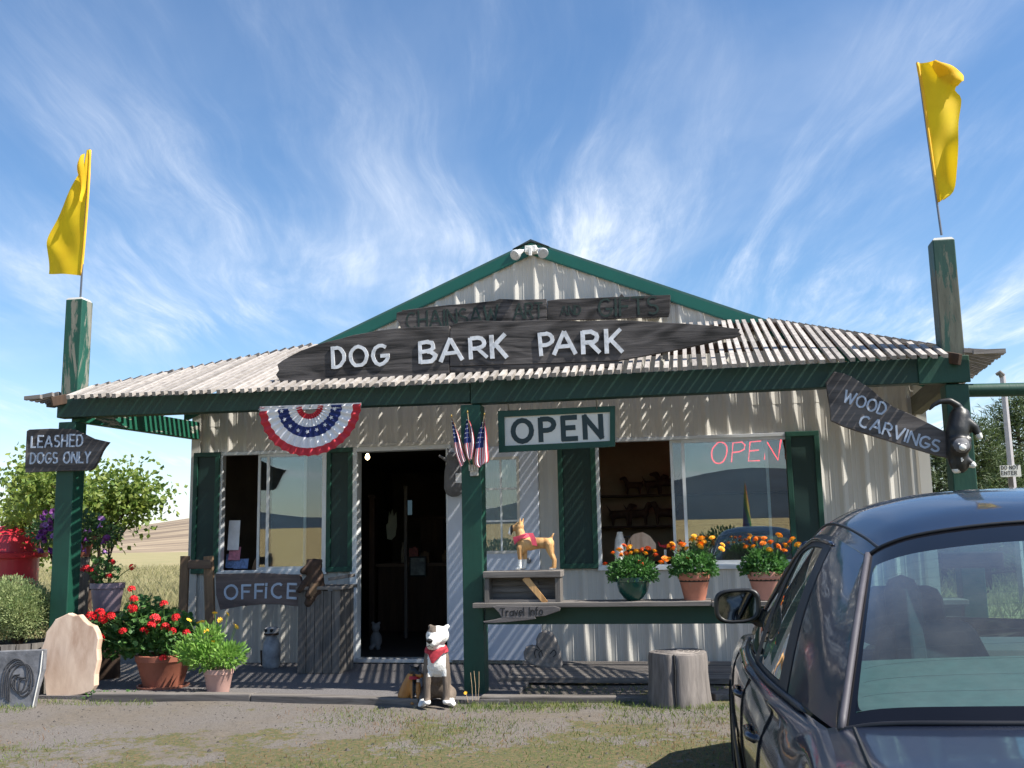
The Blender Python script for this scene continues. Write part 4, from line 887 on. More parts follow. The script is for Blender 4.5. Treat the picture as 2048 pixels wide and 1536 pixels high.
board('plank', [(966, 1243), (990, 1239), (1003, 1235), (998, 1226), (985, 1213), (995, 1211), (1030, 1212), (1060, 1212), (1090, 1213), (1108, 1212), (1121, 1216), (1119, 1222), (1108, 1226), (1090, 1232), (1070, 1234), (1072, 1238), (1050, 1241), (1020, 1244), (990, 1246), (968, 1246)], yt, .03, 'sign2', '', ti)
text_px('Travel Info', (1001, 1232), (1086, 1229), 15, yt, 'blackm', ti, th=.002, sw=.11, gap=.16, jit=.0005)
# ---- the tan boxer on the box
def P2(px, py, y): return PY(px, py, y)
yd = PF-.09
bxr = thing('boxer_carving', 'tan carved boxer dog with white forefeet and pink scarf on the grey box', 'carved dog', tuple(PY(1075, 1140, yd)))
Z0 = zt1
def pp(px, py, dy=0): p = PY(px, py, yd); return Vector((p.x, yd+dy, max(Z0, p.z)))
pr = [('c', pp(1046, 1083), pp(1058, 1088), .052, .056), ('c', pp(1058, 1088), pp(1082, 1086), .056, .045), ('c', pp(1082, 1086), pp(1098, 1087), .045, .047), ('s', pp(1046, 1092), (.045, .05, .06)),
      ('c', pp(1043, 1078), pp(1040, 1062), .045, .036), ('s', pp(1038, 1053), (.042, .034, .037)), ('c', pp(1034, 1055), pp(1023, 1058), .026, .022), ('b', pp(1026, 1051), pp(1019, 1069), .042, .03, (1, 0, 0)),
      ('c', pp(1040, 1046, -.022), pp(1042, 1037, -.026), .014, .005), ('c', pp(1043, 1046, .022), pp(1046, 1036, .026), .014, .005), ('c', pp(1102, 1077), pp(1107, 1067), .012, .008)]
for dy in (-.03, .03):
    pr += [('c', pp(1044+dy*120, 1095, dy), pp(1045+dy*120, 1118, dy), .026, .019), ('c', pp(1045+dy*120, 1118, dy), pp(1044+dy*120, 1135, dy), .018, .018), ('s', pp(1041+dy*120, 1137, dy), (.028, .018, .012)),
           ('c', pp(1098, 1088, dy), pp(1102, 1106, dy), .040, .024), ('c', pp(1102, 1106, dy), pp(1109, 1120, dy), .021, .015), ('c', pp(1109, 1120, dy), pp(1108, 1135, dy), .015, .016), ('s', pp(1104, 1137, dy), (.026, .018, .011))]
w1 = pp(1050, 1118).z; xm = pp(1026.5, 1060).x; xt = pp(1022, 1060).x; xf = pp(1075, 1100).x
blob('body', pr, ['tan', 'white2', 'black'], bxr, .0075, lambda c: 1 if ((c.z < w1 and c.x < xf) or c.z < Z0+.022 or c.x < xt) else (2 if c.x < xm and c.z > pp(1030, 1072).z else 0), 2)
mb = MB(); c0 = pp(1043, 1073); n = 20; rows = []
for r, dz in ((.040, .016), (.054, .0), (.060, -.02)): rows.append([(c0.x+.006+r*math.cos(2*math.pi*k/n), c0.y+r*.95*math.sin(2*math.pi*k/n), c0.z+dz+.012*math.cos(2*math.pi*k/n)+random.uniform(-.003, .003)) for k in range(n+1)])
mb.grid(rows)
mb.grid([[pp(1028, 1074, -.058), pp(1046, 1070, -.066), pp(1056, 1068, -.06)], [pp(1030, 1082, -.060), pp(1040, 1078, -.066), pp(1050, 1074, -.064)], [pp(1032, 1090, -.06), pp(1035, 1086, -.062), pp(1040, 1082, -.06)]])
mb.build('scarf', 'pink', bxr, smooth='all', fixn=False)
mb = MB(); mb.grid([[pp(1058, 1066, -.058), pp(1068, 1066, -.05)], [pp(1063, 1076, -.064), pp(1074, 1078, -.06)], [pp(1067, 1090, -.062), pp(1077, 1092, -.06)]]); mb.build('scarf_end', 'pink', bxr, smooth='all', fixn=False)
mb = MB(); p = pp(1035, 1051, -.033); mb.lathe([(.001, -.006), (.006, 0), (.001, .006)], 8, tuple(p)); mb.build('eye', 'black', bxr)
# ---- sitting white and brindle dog
yq = 7.80
dog = thing('sitting_dog_carving', 'white-faced brindle carved dog with a red bandana sitting before the doorway', 'carved dog', (PY(873, 1400, yq).x, yq, .02))
oz = .02
def dd(px, py, dy=0): p = PY(px, py, yq); return Vector((p.x, yq+dy, max(oz+.005, p.z)))
pr = [('s', dd(873, 1365, .14), (.115, .13, .14)), ('c', dd(873, 1350, .08), dd(873, 1308, .0), .112, .094), ('s', dd(873, 1322, -.01), (.102, .085, .12)), ('c', dd(873, 1312), dd(872, 1288, -.03), .075, .066),
      ('s', dd(875, 1270, -.04), (.092, .080, .076)), ('c', dd(872, 1274, -.10), dd(864, 1280, -.155), .052, .044), ('c', dd(862, 1287, -.13), dd(872, 1289, -.06), .035, .04),
      ('b', dd(866, 1255, -.03), dd(857, 1250, -.045), .03, .018), ('b', dd(889, 1256, -.03), dd(896, 1249, -.05), .03, .018), ('s', dd(862, 1252, -.04), (.022, .014, .018)), ('s', dd(893, 1253, -.05), (.024, .014, .02))]
for s, px in ((-1, 855), (1, 892)):
    pr += [('c', dd(px+2*-s, 1330, -.03), dd(px, 1370, -.055), .036, .028), ('c', dd(px, 1370, -.055), dd(px, 1396, -.06), .027, .028), ('s', dd(px, 1401, -.08), (.032, .045, .022)),
           ('c', Vector((dd(px, 1390).x+s*.015, yq+.12, .10)), Vector((dd(px, 1390).x+s*.03, yq+.0, .05)), .07, .03), ('s', Vector((dd(px, 1390).x+s*.05, yq+.0, .04)), (.026, .05, .02))]
def dogc(c):
    x, y, z = c.x, c.y, c.z; cx_ = dd(873, 1300).x; zh = dd(870, 1292).z
    if z < .085 and y < yq+.02: return 1
    if z > zh:
        if z > dd(870, 1262).z and x < cx_-.0 : return 0
        if x > dd(876, 1260).x+.05 and z > dd(890, 1262).z: return 1
        return 1 if y < yq+.02 else 0
    if abs(x-cx_) < .07 and y < yq-.015 and z > dd(870, 1352).z: return 1
    return 0
blob('body', pr, ['brindle', 'white2'], dog, .011, dogc, 2)
p = dd(860, 1277, -.195); mb = MB(); mb.lathe([(.004, -.02), (.022, -.008), (.026, .006), (.012, .018)], 12, tuple(p)); mb.build('nose', 'black', dog, smooth=True)
for px, dy in ((880, -.112), (859, -.085)): p = dd(px, 1268, dy); mb = MB(); mb.lathe([(.002, -.010), (.010, 0), (.002, .010)], 10, tuple(p)); mb.build('eye', 'black', dog, smooth=True)
mb = MB(); mb.tube([dd(855, 1289, -.165), dd(860, 1286, -.185), dd(866, 1290, -.17)], .003, 5); mb.build('mouth', 'black', dog)
mb = MB(); c0 = dd(873, 1297, -.01); n = 24; rows = []
for r, dz in ((.072, .03), (.090, .0), (.094, -.02)): rows.append([(c0.x+r*math.cos(2*math.pi*k/n), c0.y+r*.95*math.sin(2*math.pi*k/n)-.01, c0.z+dz+random.uniform(-.004, .004)+.012*math.sin(2*math.pi*k/n)) for k in range(n+1)])
mb.grid(rows); mb.grid([[dd(853, 1295, -.095), dd(866, 1299, -.115), dd(880, 1299, -.115), dd(895, 1293, -.09)], [dd(858, 1308, -.108), dd(866, 1310, -.122), dd(874, 1309, -.12), dd(884, 1306, -.11)], [dd(863, 1322, -.115), dd(866, 1323, -.122), dd(868, 1322, -.12), dd(872, 1318, -.11)]])
mb.build('bandana', 'red', dog, smooth='all', fixn=False)
dog.rotation_euler.z = .25
# ---- small orange-brown dog beside it
yq2 = 7.86; x0 = PY(822, 1400, yq2).x
pup = thing('puppy_carving', 'small orange and black carved puppy sitting left of the white-faced dog', 'carved dog', (x0, yq2, .02))
def du(px, py, dy=0): p = PY(px, py, yq2); return Vector((p.x, yq2+dy, max(.025, p.z)))
pr = [('c', du(813, 1385, .03), du(823, 1355, 0), .062, .045), ('s', du(811, 1392, .04), (.065, .07, .055)), ('c', du(824, 1354), du(829, 1345, -.02), .042, .038), ('s', du(829, 1342, -.02), (.040, .042, .036)), ('c', du(836, 1346, -.05), du(843, 1349, -.075), .024, .02),
      ('c', du(824, 1336, -.01), du(821, 1330, -.01), .014, .007), ('c', du(835, 1337, -.01), du(838, 1331, -.01), .014, .007)]
for px in (826, 837): pr += [('c', du(px, 1368, -.03), du(px, 1398, -.05), .020, .016), ('s', du(px, 1404, -.065), (.018, .03, .014))]
zc = du(825, 1352).z
blob('body', pr, ['orange', 'black'], pup, .009, lambda c: 1 if (c.z > zc and c.y < yq2+.03 and c.z > du(829, 1346).z) or (abs(c.x-du(829, 1370).x) < .014 and c.y < yq2 and c.z > .08) else 0, 2)
mb = MB(); c0 = du(828, 1354, -.01); rows = []
for r, dz in ((.044, .012), (.050, -.012)): rows.append([(c0.x+r*math.cos(2*math.pi*k/16), c0.y+r*math.sin(2*math.pi*k/16), c0.z+dz) for k in range(17)])
mb.grid(rows); mb.build('collar', 'red', pup, smooth='all', fixn=False)
pup.rotation_euler.z = .2
# ---- stone heart
yh = 9.72
hp = [(1049, 1318), (1047, 1305), (1052, 1294), (1062, 1290), (1070, 1292), (1073, 1290), (1072, 1278), (1078, 1266), (1090, 1261), (1103, 1266), (1113, 1282), (1120, 1305), (1124, 1330), (1122, 1337), (1100, 1337), (1075, 1334), (1058, 1328)]
ht = thing('stone_heart', 'carved grey heart leaning on the wall between the door and the stump', 'carving', tuple(PY(1090, 1336, yh)))
o_ = outl(hp, yh); mb = MB(); c0 = (sum(p[0] for p in o_)/len(o_), sum(p[1] for p in o_)/len(o_))
mb.prism(o_, yh-.02, yh+.07); g = mb.build('stone', 'stone', ht, bevel=.02)
a, b_ = PY(1062, 1304, yh-.022), PY(1085, 1300, yh-.022)
def carve(pts, par, y, r=.004, m='blackm', name='carved_line'):
    mb = MB(); mb.tube(crv([PY(a, b, y) for a, b in pts], len(pts)*4), r, 5); mb.build(name, m, par)
carve([(1072, 1316), (1069, 1306), (1072, 1299), (1078, 1301)], ht, yh-.021); carve([(1080, 1316), (1078, 1306), (1084, 1300)], ht, yh-.021); carve([(1100, 1308), (1108, 1300), (1112, 1308), (1106, 1314)], ht, yh-.021); carve([(1073, 1291), (1082, 1302), (1086, 1312)], ht, yh-.021)
# ---- tree stump
sp_ = PZ(1358, 1424, -.01); sx, sy = sp_.x, sp_.y+.2; rs = .228
st = thing('tree_stump', 'upright grey log stump on the gravel just left of the car', 'stump', (sx, sy, 0))
mb = MB(); prof = [(rs*1.06, -.03), (rs*1.08, .03), (rs*1.03, .12), (rs*.99, .25), (rs*.99, .37), (rs*.96, .405), (rs*.90, .412)]
n = 64; vs = []
random.seed(3); wob = [1+.018*math.sin(3*2*math.pi*k/n+1)+.012*math.sin(9*2*math.pi*k/n)+random.uniform(-.012, .012) for k in range(n)]
for r, z in prof:
    for k in range(n): t = 2*math.pi*k/n; kk = wob[k]*(1-.10*math.exp(-((t-4.60)/.05)**2)); vs.append((sx+r*kk*math.cos(t), sy+r*kk*math.sin(t), z+.006*math.sin(2*t)))
mb.add(vs, [(i*n+k, i*n+(k+1) % n, (i+1)*n+(k+1) % n, (i+1)*n+k) for i in range(len(prof)-1) for k in range(n)]+[tuple((len(prof)-1)*n+k for k in range(n))]); mb.build('trunk', 'stump', st, smooth=50)
mb = MB(); 
for k, (r0) in enumerate((.05, .09, .13, .17)): mb.tube([(sx+r0*math.cos(t)*(1+.04*math.sin(3*t)), sy+r0*math.sin(t), .4125+.006*math.sin(2*t)) for t in np.linspace(0, 2*math.pi, 30)], .003, 4, cap=False)
mb.build('growth_ring', 'stumptop', st)
mb = MB(); mb.tube([(sx-.02, sy-rs*.98*.95, .41), (sx-.015, sy-rs*.985, .3), (sx-.022, sy-rs*1.0, .15), (sx-.012, sy-rs*1.05, .0)], [.006, .008, .006, .004], 5); mb.build('crack', 'blackm', st)
# ---- grey carved animal hung on the open door
yg = YW-.17
gs = thing('hanging_grey_carving', 'grey carved seal-like animal hung beside the doorway behind the middle post', 'carving', tuple(PY(906, 950, yg)))
def g_(px, py, dy=0): p = PY(px, py, yg); return Vector((p.x, yg+dy, p.z))
blob('body', [('c', g_(908, 975), g_(905, 940), .105, .085), ('c', g_(905, 940), g_(906, 922), .08, .062), ('s', g_(906, 914, -.02), (.062, .055, .05)), ('c', g_(896, 922, -.03), g_(880, 912, -.03), .022, .014), ('c', g_(918, 908, 0), g_(922, 898, 0), .022, .012), ('c', g_(898, 905), g_(895, 897), .018, .01)], 'greyseal', gs, .012)
mb = MB(); p = g_(921, 957, -.09); mb.box(p.x-.03, p.x+.05, p.y-.004, p.y, p.z-.05, p.z+.05); mb.build('label_card', 'paper', gs)
# ---- black cub carving on the right post
yk = PF-.15
ct = thing('black_climbing_carving', 'black carved cub with white paws climbing head down on the right post', 'carving', tuple(PY(1918, 900, yk)))
def k_(px, py, dy=0): p = PY(px, py, yk); return Vector((p.x, yk+dy, p.z))
pr = [('c', k_(1922, 832, .03), k_(1915, 862, .0), .080, .088), ('c', k_(1915, 862), k_(1914, 905, -.01), .088, .078), ('c', k_(1914, 905), k_(1918, 930), .08, .07), ('s', k_(1916, 893, -.06), (.082, .07, .076)), ('s', k_(1916, 898, -.12), (.038, .035, .03)),
      ('s', k_(1899, 882, -.06), (.024, .018, .024)), ('s', k_(1934, 880, -.06), (.024, .018, .024)),
      ('c', k_(1925, 826, .02), k_(1917, 812, .01), .036, .030), ('c', k_(1917, 812, .01), k_(1900, 802, 0), .030, .026), ('c', k_(1900, 802), k_(1880, 803), .026, .022), ('c', k_(1880, 803), k_(1866, 811), .022, .016), ('c', k_(1866, 811), k_(1859, 820), .016, .010),
      ('c', k_(1932, 845), k_(1948, 856, -.01), .05, .038), ('c', k_(1948, 856, -.01), k_(1958, 874, -.02), .034, .024), ('c', k_(1905, 925, -.02), k_(1909, 942, -.03), .034, .024), ('c', k_(1930, 920, -.02), k_(1944, 931, -.03), .036, .026)]
def kc(c):
    px_ = Vector(c)
    for q, r in ((k_(1959, 877, -.02), .042), (k_(1909, 945, -.03), .034), (k_(1947, 934, -.03), .042), (k_(1916, 899, -.155), .028), (k_(1920, 921, -.08), .016)):
        if (px_-q).length < r: return 1
    q = k_(1916, 893, -.06)
    return 2 if (px_-q).length < .095 and px_.y < q.y-.045 else 0
blob('body', pr, ['black', 'white2', 'greyseal'], ct, .0105, kc, 2)
for px in (1909, 1923): mb = MB(); p = k_(px, 891, -.127); mb.lathe([(.002, -.008), (.009, 0), (.002, .008)], 8, tuple(p)); mb.build('eye', 'white2', ct)
# ============================================================ things left of the door
# OFFICE board and its rustic end frame
yf = 9.55
of = thing('office_sign', 'brown wooden board reading OFFICE on a rustic plank frame under the left window', 'sign', tuple(PY(400, 1330, yf)))
board('plank', [(431, 1148), (520, 1146), (600, 1150), (604, 1175), (602, 1214), (560, 1209), (520, 1209), (480, 1213), (440, 1220), (432, 1190)], yf, .05, wood('office_plank', (.07, .05, .045), (.17, .13, .12), 'x', 14, 10, tint=.02), '', of)
for a, b_, w, lab in (((371, 1112), (362, 1330), .085, ''), ((417, 1112), (424, 1330), .10, '')): A, B = PY(*a, yf+.02), PY(*b_, yf+.02); B.z = .03; mb = MB(); mb.bar(A, B, w, .05, up=(0, 1, 0), jit=.004); mb.build('upright', 'brownz', of, bevel=.005)
A, B = PY(378, 1129, yf+.0), PY(424, 1129, yf+.0); mb = MB(); mb.bar(A, B, .09, .05, jit=.004, up=(0, 1, 0)); mb.build('cross_rail', 'brownx', of, bevel=.005)
text_px('OFF', (450, 1198), (527, 1196), 27, yf, 'letterb', of, sw=.17, gap=.32)
text_px('iCE', (531, 1195), (592, 1196), 27, yf, 'letterb', of, sw=.17, gap=.34)
# grey plank cabinet with the brown bear on top
yb_ = 9.45
xa_, xb_ = PY(596, 1250, yb_).x, PY(680, 1250, yb_).x; zt_ = PY(640, 1180, yb_).z
cab = thing('plank_cabinet', 'tall grey box of upright planks left of the doorway', 'box', ((xa_+xb_)/2, yb_, .04))
nb = 5
for k in range(nb): x = xa_+(xb_-xa_)*k/nb; mb = MB(); mb.box(x+.003, x+(xb_-xa_)/nb-.003, yb_-random.uniform(0, .008), yb_+.022, .05, zt_-random.uniform(0, .01)); mb.build('plank', 'greyz', cab)
for k in range(4): y = yb_+.02+k*.09; mb = MB(); mb.box(xb_-.022, xb_+random.uniform(0, .006), y+.003, y+.087, .05, zt_); mb.build('plank', 'greyz', cab)
mb = MB(); mb.box(xa_+.002, xa_+.02, yb_+.023, yb_+.38, .05, zt_); mb.build('side_panel', 'greyz', cab)
mb = MB(); mb.box(xa_-.02, xb_+.03, yb_-.03, yb_+.42, zt_+.002, zt_+.035); mb.build('lid', 'greywood', cab, bevel=.004)
mb = MB(); a = PY(684, 1168, yb_); mb.bar((xb_-.14, yb_+.15, zt_+.10), (xb_+.06, yb_+.15, zt_+.13), .22, .03); mb.build('raised_flap', 'greywood', cab)
yb2 = yb_+.05
br = thing('brown_bear_carving', 'dark brown carved bear leaning over the right end of the OFFICE board', 'carving', tuple(PY(628, 1190, yb2)))
def b2(px, py, dy=0): p = PY(px, py, yb2); return Vector((p.x, yb2+dy, p.z))
blob('body', [('c', b2(632, 1178), b2(630, 1150), .09, .085), ('s', b2(628, 1132), (.085, .075, .075)), ('c', b2(620, 1136, -.04), b2(612, 1142, -.08), .045, .035), ('s', b2(617, 1122), .024), ('s', b2(641, 1122), .024), ('c', b2(640, 1160, -.06), b2(622, 1190, -.09), .036, .03), ('c', b2(618, 1160, -.05), b2(606, 1180, -.09), .036, .03), ('c', b2(645, 1185), b2(652, 1196), .06, .04), ('c', b2(632, 1185), b2(620, 1205, -.03), .07, .05)], ['darkwood', 'brownz'], br, .013, lambda c: 1 if (c.y < yb2-.07 and c.z < b2(628, 1165).z and c.x > b2(628, 1150).x) else 0)
# milk-can shaped white carving (owl-like)
p = PY(542, 1330, 9.9); mc = thing('white_owl_carving', 'white carved figure with a dark wide-eyed face standing under the OFFICE board', 'carving', (p.x, 9.9, .045))
mb = MB(); mb.lathe([(.075, 0), (.09, .03), (.092, .16), (.085, .24), (.06, .29), (.055, .31), (.07, .33), (.072, .39), (.05, .405)], 18, (p.x, 9.9, .045), wob=.02); mb.build('body', plain('worn_white', (.33, .33, .34), .7, .5, 9, .2), mc, smooth=True)
mb = MB(); mb.lathe([(.073, .325), (.076, .335), (.073, .345)], 18, (p.x, 9.9, .045)); mb.build('rim', 'darkwood', mc)
for s in (-1, 1): mb = MB(); mb.tube([(p.x+s*.03, 9.9-.066, .42), (p.x+s*.03, 9.9-.078, .42)], .017, 12); mb.build('eye', 'black', mc)
mb = MB(); mb.tube([(p.x-.085, 9.9-.03, .07), (p.x-.095, 9.9-.03, .22)], .012, 6); mb.build('wing', 'darkwood', mc)
# pale carved slab and grey painted slab leaning in the left corner
def lean(name, px, y0, th, tilt, m, lab, cat):
    o_ = outl(px, y0); zb_ = min(z for x, z in o_); t = thing(name, lab, cat, (sum(x for x, z in o_)/len(o_), y0, 0)); mb = MB(); mb.prism(o_, y0, y0+th)
    mb.v = [(v[0], v[1]+(v[2]-zb_)*tilt, v[2]) for v in mb.v]; mb.build('slab', m, t, bevel=.008); return t, zb_
ps, zb_ = lean('pale_wood_slab', [(92, 1396), (88, 1378), (86, 1360), (79, 1342), (77, 1318), (74, 1300), (80, 1282), (82, 1266), (92, 1252), (99, 1240), (112, 1234), (124, 1228), (136, 1233), (146, 1231), (157, 1243), (166, 1250), (177, 1254), (184, 1266), (189, 1280), (187, 1300), (190, 1322), (186, 1350), (187, 1372), (180, 1384), (160, 1390), (130, 1394), (108, 1400)], 8.02, .07, .12, 'lwood', 'pale carved slab of wood with a rounded top leaning among the flower pots', 'wood slab')
def carve2(pts, par, y0, zb_, tilt, m, r=.005, nm='carved_line'):
    mb = MB(); q = []
    for p in crv([PY(a, b, y0) for a, b in pts], len(pts)*4): p.y = y0+(p.z-zb_)*tilt-.001; q.append(p)
    mb.tube(q, r, 5); mb.build(nm, m, par)
gsb, zb_ = lean('painted_grey_slab', [(0, 1414), (-30, 1412), (-30, 1305), (0, 1303), (82, 1300), (82, 1340), (72, 1380), (66, 1422), (55, 1420)], 7.60, .04, .10, plain('greyboard', (.17, .17, .18), .8, .4, 9, .3), 'weathered grey board with a dark swirl painted on it at the left edge', 'board')
swirl = [(12, 1400), (8, 1370), (14, 1340), (30, 1325), (48, 1332), (56, 1355), (50, 1380), (36, 1388), (26, 1374), (30, 1356), (40, 1354)]
dk = plain('dark_swirl', (.05, .05, .055), .8, .5, 20)
for off in (0, 4, 8, 12, -6, -10): carve2([(a+off*.7+random.uniform(-3, 3), b+off*.4+random.uniform(-3, 3)) for a, b in swirl], gsb, 7.60, zb_, .10, dk, .006, 'painted_swirl')
mb = MB(); q = [PY(a, b, 7.60) for a, b in ((78, 1303), (76, 1345), (64, 1420))]; 
for v in q: v.y = 7.598+(v.z-zb_)*.10
mb.tube(q, .005, 6); mb.build('pale_edge', 'signwhite', gsb)
# red fibreglass hydrant in the back
hx = PY(26, 1200, 13.0); s_ = 1
hy = thing('red_hydrant', 'giant red fibreglass hydrant shape behind the shrubs at the left edge', 'hydrant', (hx.x-.12, 13.0, -.05))
hc = (hx.x-.12, 13.0, -.05); zr_ = PY(30, 1108, 13).z+.05; zt2 = PY(30, 1058, 13).z+.05
mb = MB(); mb.lathe([(.50, 0), (.50, .12), (.42, .14), (.41, zr_-.06), (.52, zr_-.05), (.53, zr_+.01), (.43, zr_+.03), (.40, zt2*.72+zr_*.28), (.30, zt2-.04), (.16, zt2+.03), (.05, zt2+.05)], 40, hc); mb.build('barrel', 'redpl', hy, smooth=35)
mb = MB(); mb.tube([(hc[0]+.38, 12.8, .62), (hc[0]+.50, 12.66, .62)], .16, 20); mb.tube([(hc[0]+.47, 12.69, .62), (hc[0]+.54, 12.61, .62)], .19, 6); mb.build('outlet', 'redpl', hy, smooth=30)
mb = MB(); mb.tube([(hc[0]-.1, 12.62, .62), (hc[0]-.12, 12.48, .62)], .19, 20); mb.tube([(hc[0]-.12, 12.5, .62), (hc[0]-.13, 12.40, .62)], .22, 24); mb.build('outlet', 'redpl', hy, smooth=30)
# ============================================================ foliage helpers
rng = np.random.default_rng(11)
def leaf_mesh(mb, P, D, ln, wd, fold=.25):
    """P positions, D directions (n,3); two-face folded leaves"""
    n = len(P); D = D/np.linalg.norm(D, axis=1, keepdims=True); r = rng.normal(size=(n, 3)); Sd = np.cross(D, r); Sd /= np.linalg.norm(Sd, axis=1, keepdims=True); Nn = np.cross(Sd, D)
    ln = ln*rng.uniform(.65, 1.25, (n, 1)); w = wd*rng.uniform(.7, 1.2, (n, 1))
    tip = P+D*ln; mid = P+D*ln*.45; a = mid+Sd*w+Nn*w*fold; b = mid-Sd*w+Nn*w*fold
    V = np.stack([P, a, tip, b], 1).reshape(-1, 3); o = len(mb.v); mb.v += [tuple(v) for v in V.tolist()]
    mb.f += [f for i in range(n) for f in ((o+4*i, o+4*i+1, o+4*i+2), (o+4*i, o+4*i+2, o+4*i+3))]; mb.m += [mb.mi]*(2*n)
def dome(c, r, n, inner=.35, zmin=-.3):
    q = rng.normal(size=(n*3, 3)); q /= np.linalg.norm(q, axis=1, keepdims=True); q = q[q[:, 2] > zmin][:n]; k = rng.uniform(inner, 1, (len(q), 1))**.6
    return np.array(c)+q*k*np.array(r), q
LEAF = dict(mari=leafmat('marigold_leaf', (.035, .11, .025), (.09, .22, .05)), ger=leafmat('geranium_leaf', (.045, .13, .03), (.13, .26, .06)), daisy=leafmat('daisy_leaf', (.12, .27, .04), (.26, .42, .09)),
    bush=leafmat('grey_green_leaf', (.17, .24, .09), (.37, .41, .19)), maple=leafmat('maple_leaf', (.09, .17, .03), (.28, .33, .07), .4), pine=leafmat('pine_needle', (.04, .07, .025), (.11, .15, .05), .2), dark=leafmat('dark_leaf', (.025, .06, .02), (.06, .12, .035)),
    grass=leafmat('grass_blade', (.07, .13, .025), (.20, .22, .06), .3), tall=leafmat('tall_grass', (.20, .20, .085), (.36, .31, .17), .3), pet=leafmat('petunia_leaf', (.04, .09, .03), (.09, .16, .05)))
FL = dict(orange=plain('marigold_orange', (.85, .22, .01), .7, .25, 60), yellow=plain('marigold_yellow', (.88, .40, .02), .7, .2, 60), rust=plain('marigold_rust', (.62, .09, .01), .7, .3, 60),
    red=plain('geranium_red', (.62, .006, .012), .6, .2, 40), purple=plain('petunia_purple', (.13, .02, .16), .6, .3, 30), lilac=plain('petunia_lilac', (.28, .13, .34), .6, .3, 30), daisy=plain('daisy_yellow', (.90, .52, .03), .6, .1, 30))
def pom(r, layers=4, n=9):
    mb = MB()
    for k in range(layers):
        el = math.radians(8+k*24); z = r*.7*math.sin(el)-.1*r; rr = r*math.cos(el)
        for j in range(n-k):
            t = 2*math.pi*(j+.5*(k % 2))/(n-k)+random.uniform(-.1, .1); dt = math.pi/(n-k)*1.1
            mb.add([(rr*.35*math.cos(t), rr*.35*math.sin(t), z-r*.1), (rr*math.cos(t-dt), rr*math.sin(t-dt), z+r*.10), (rr*1.13*math.cos(t), rr*1.13*math.sin(t), z+r*.02), (rr*math.cos(t+dt), rr*math.sin(t+dt), z+r*.10)], [(0, 1, 2, 3)])
    mb.lathe([(r*.1, -r*.5), (r*.45, -r*.2), (r*.6, r*.25), (r*.2, r*.62)], 7); return mb
def cluster(r, n=22, pr_=.36):
    mb = MB(); q = rng.normal(size=(n, 3)); q /= np.linalg.norm(q, axis=1, keepdims=True); q[:, 2] = np.abs(q[:, 2])*.9-.15
    for d in q:
        d = Vector(d); c = d*r*.75; a = d.orthogonal().normalized(); b = d.cross(a); s = r*pr_
        for k in range(4): t = k*math.pi/2+random.random(); u = a*math.cos(t)+b*math.sin(t); w = d.cross(u); mb.add([c, c+u*s+w*s*.5+d*s*.2, c+u*s*1.35+d*s*.1, c+u*s-w*s*.5+d*s*.2], [(0, 1, 2, 3)])
    return mb
def trumpet(r):
    mb = MB(); n = 10; rows = []
    for rr, z in ((.15, -.9), (.25, -.4), (.55, -.1), (1, .08)): rows.append([(r*rr*(1+(.12*math.cos(5*2*math.pi*k/n) if rr == 1 else 0))*math.cos(2*math.pi*k/n), r*rr*math.sin(2*math.pi*k/n), r*z) for k in range(n+1)])
    mb.grid(rows); return mb
def dais(r):
    mb = MB()
    for k in range(9): t = 2*math.pi*k/9; d = .28; mb.add([(0, 0, 0), (r*.7*math.cos(t-d), r*.7*math.sin(t-d), r*.12), (r*math.cos(t), r*math.sin(t), r*.05), (r*.7*math.cos(t+d), r*.7*math.sin(t+d), r*.12)], [(0, 1, 2, 3)])
    mb.lathe([(r*.32, 0), (r*.3, r*.1), (r*.1, r*.16)], 8); return mb
FM = {}
def fmesh(kind, col, r):
    key = (kind, col, round(r, 4))
    if key not in FM: FM[key] = {'pom': pom, 'cluster': cluster, 'trumpet': trumpet, 'dais': dais}[kind](r).mesh(kind, [FL[col]], fixn=False)
    return FM[key]
def potlathe(prof, c, m, par, n=28): mb = MB(); mb.lathe(prof, n, c, cap=False); mb.lathe([(prof[-1][0]*.2, prof[-1][1]-.03), (.001, prof[-1][1]-.03)], n, c, cap=True); o = mb.build('pot', m, par, smooth=35); return o
def soil(c, r, z, par): mb = MB(); mb.lathe([(r, z-.05), (r, z), (r*.5, z+.015), (.01, z+.02)], 20, c); mb.build('soil', 'soil', par)
def stems(mb, c, pts, z0, r=.003):
    for p in pts: a = Vector((c[0]+(p[0]-c[0])*.2, c[1]+(p[1]-c[1])*.2, z0)); mb.tube([a, a.lerp(Vector(p), .5)+Vector((0, 0, .01)), p], r, 4, cap=False)
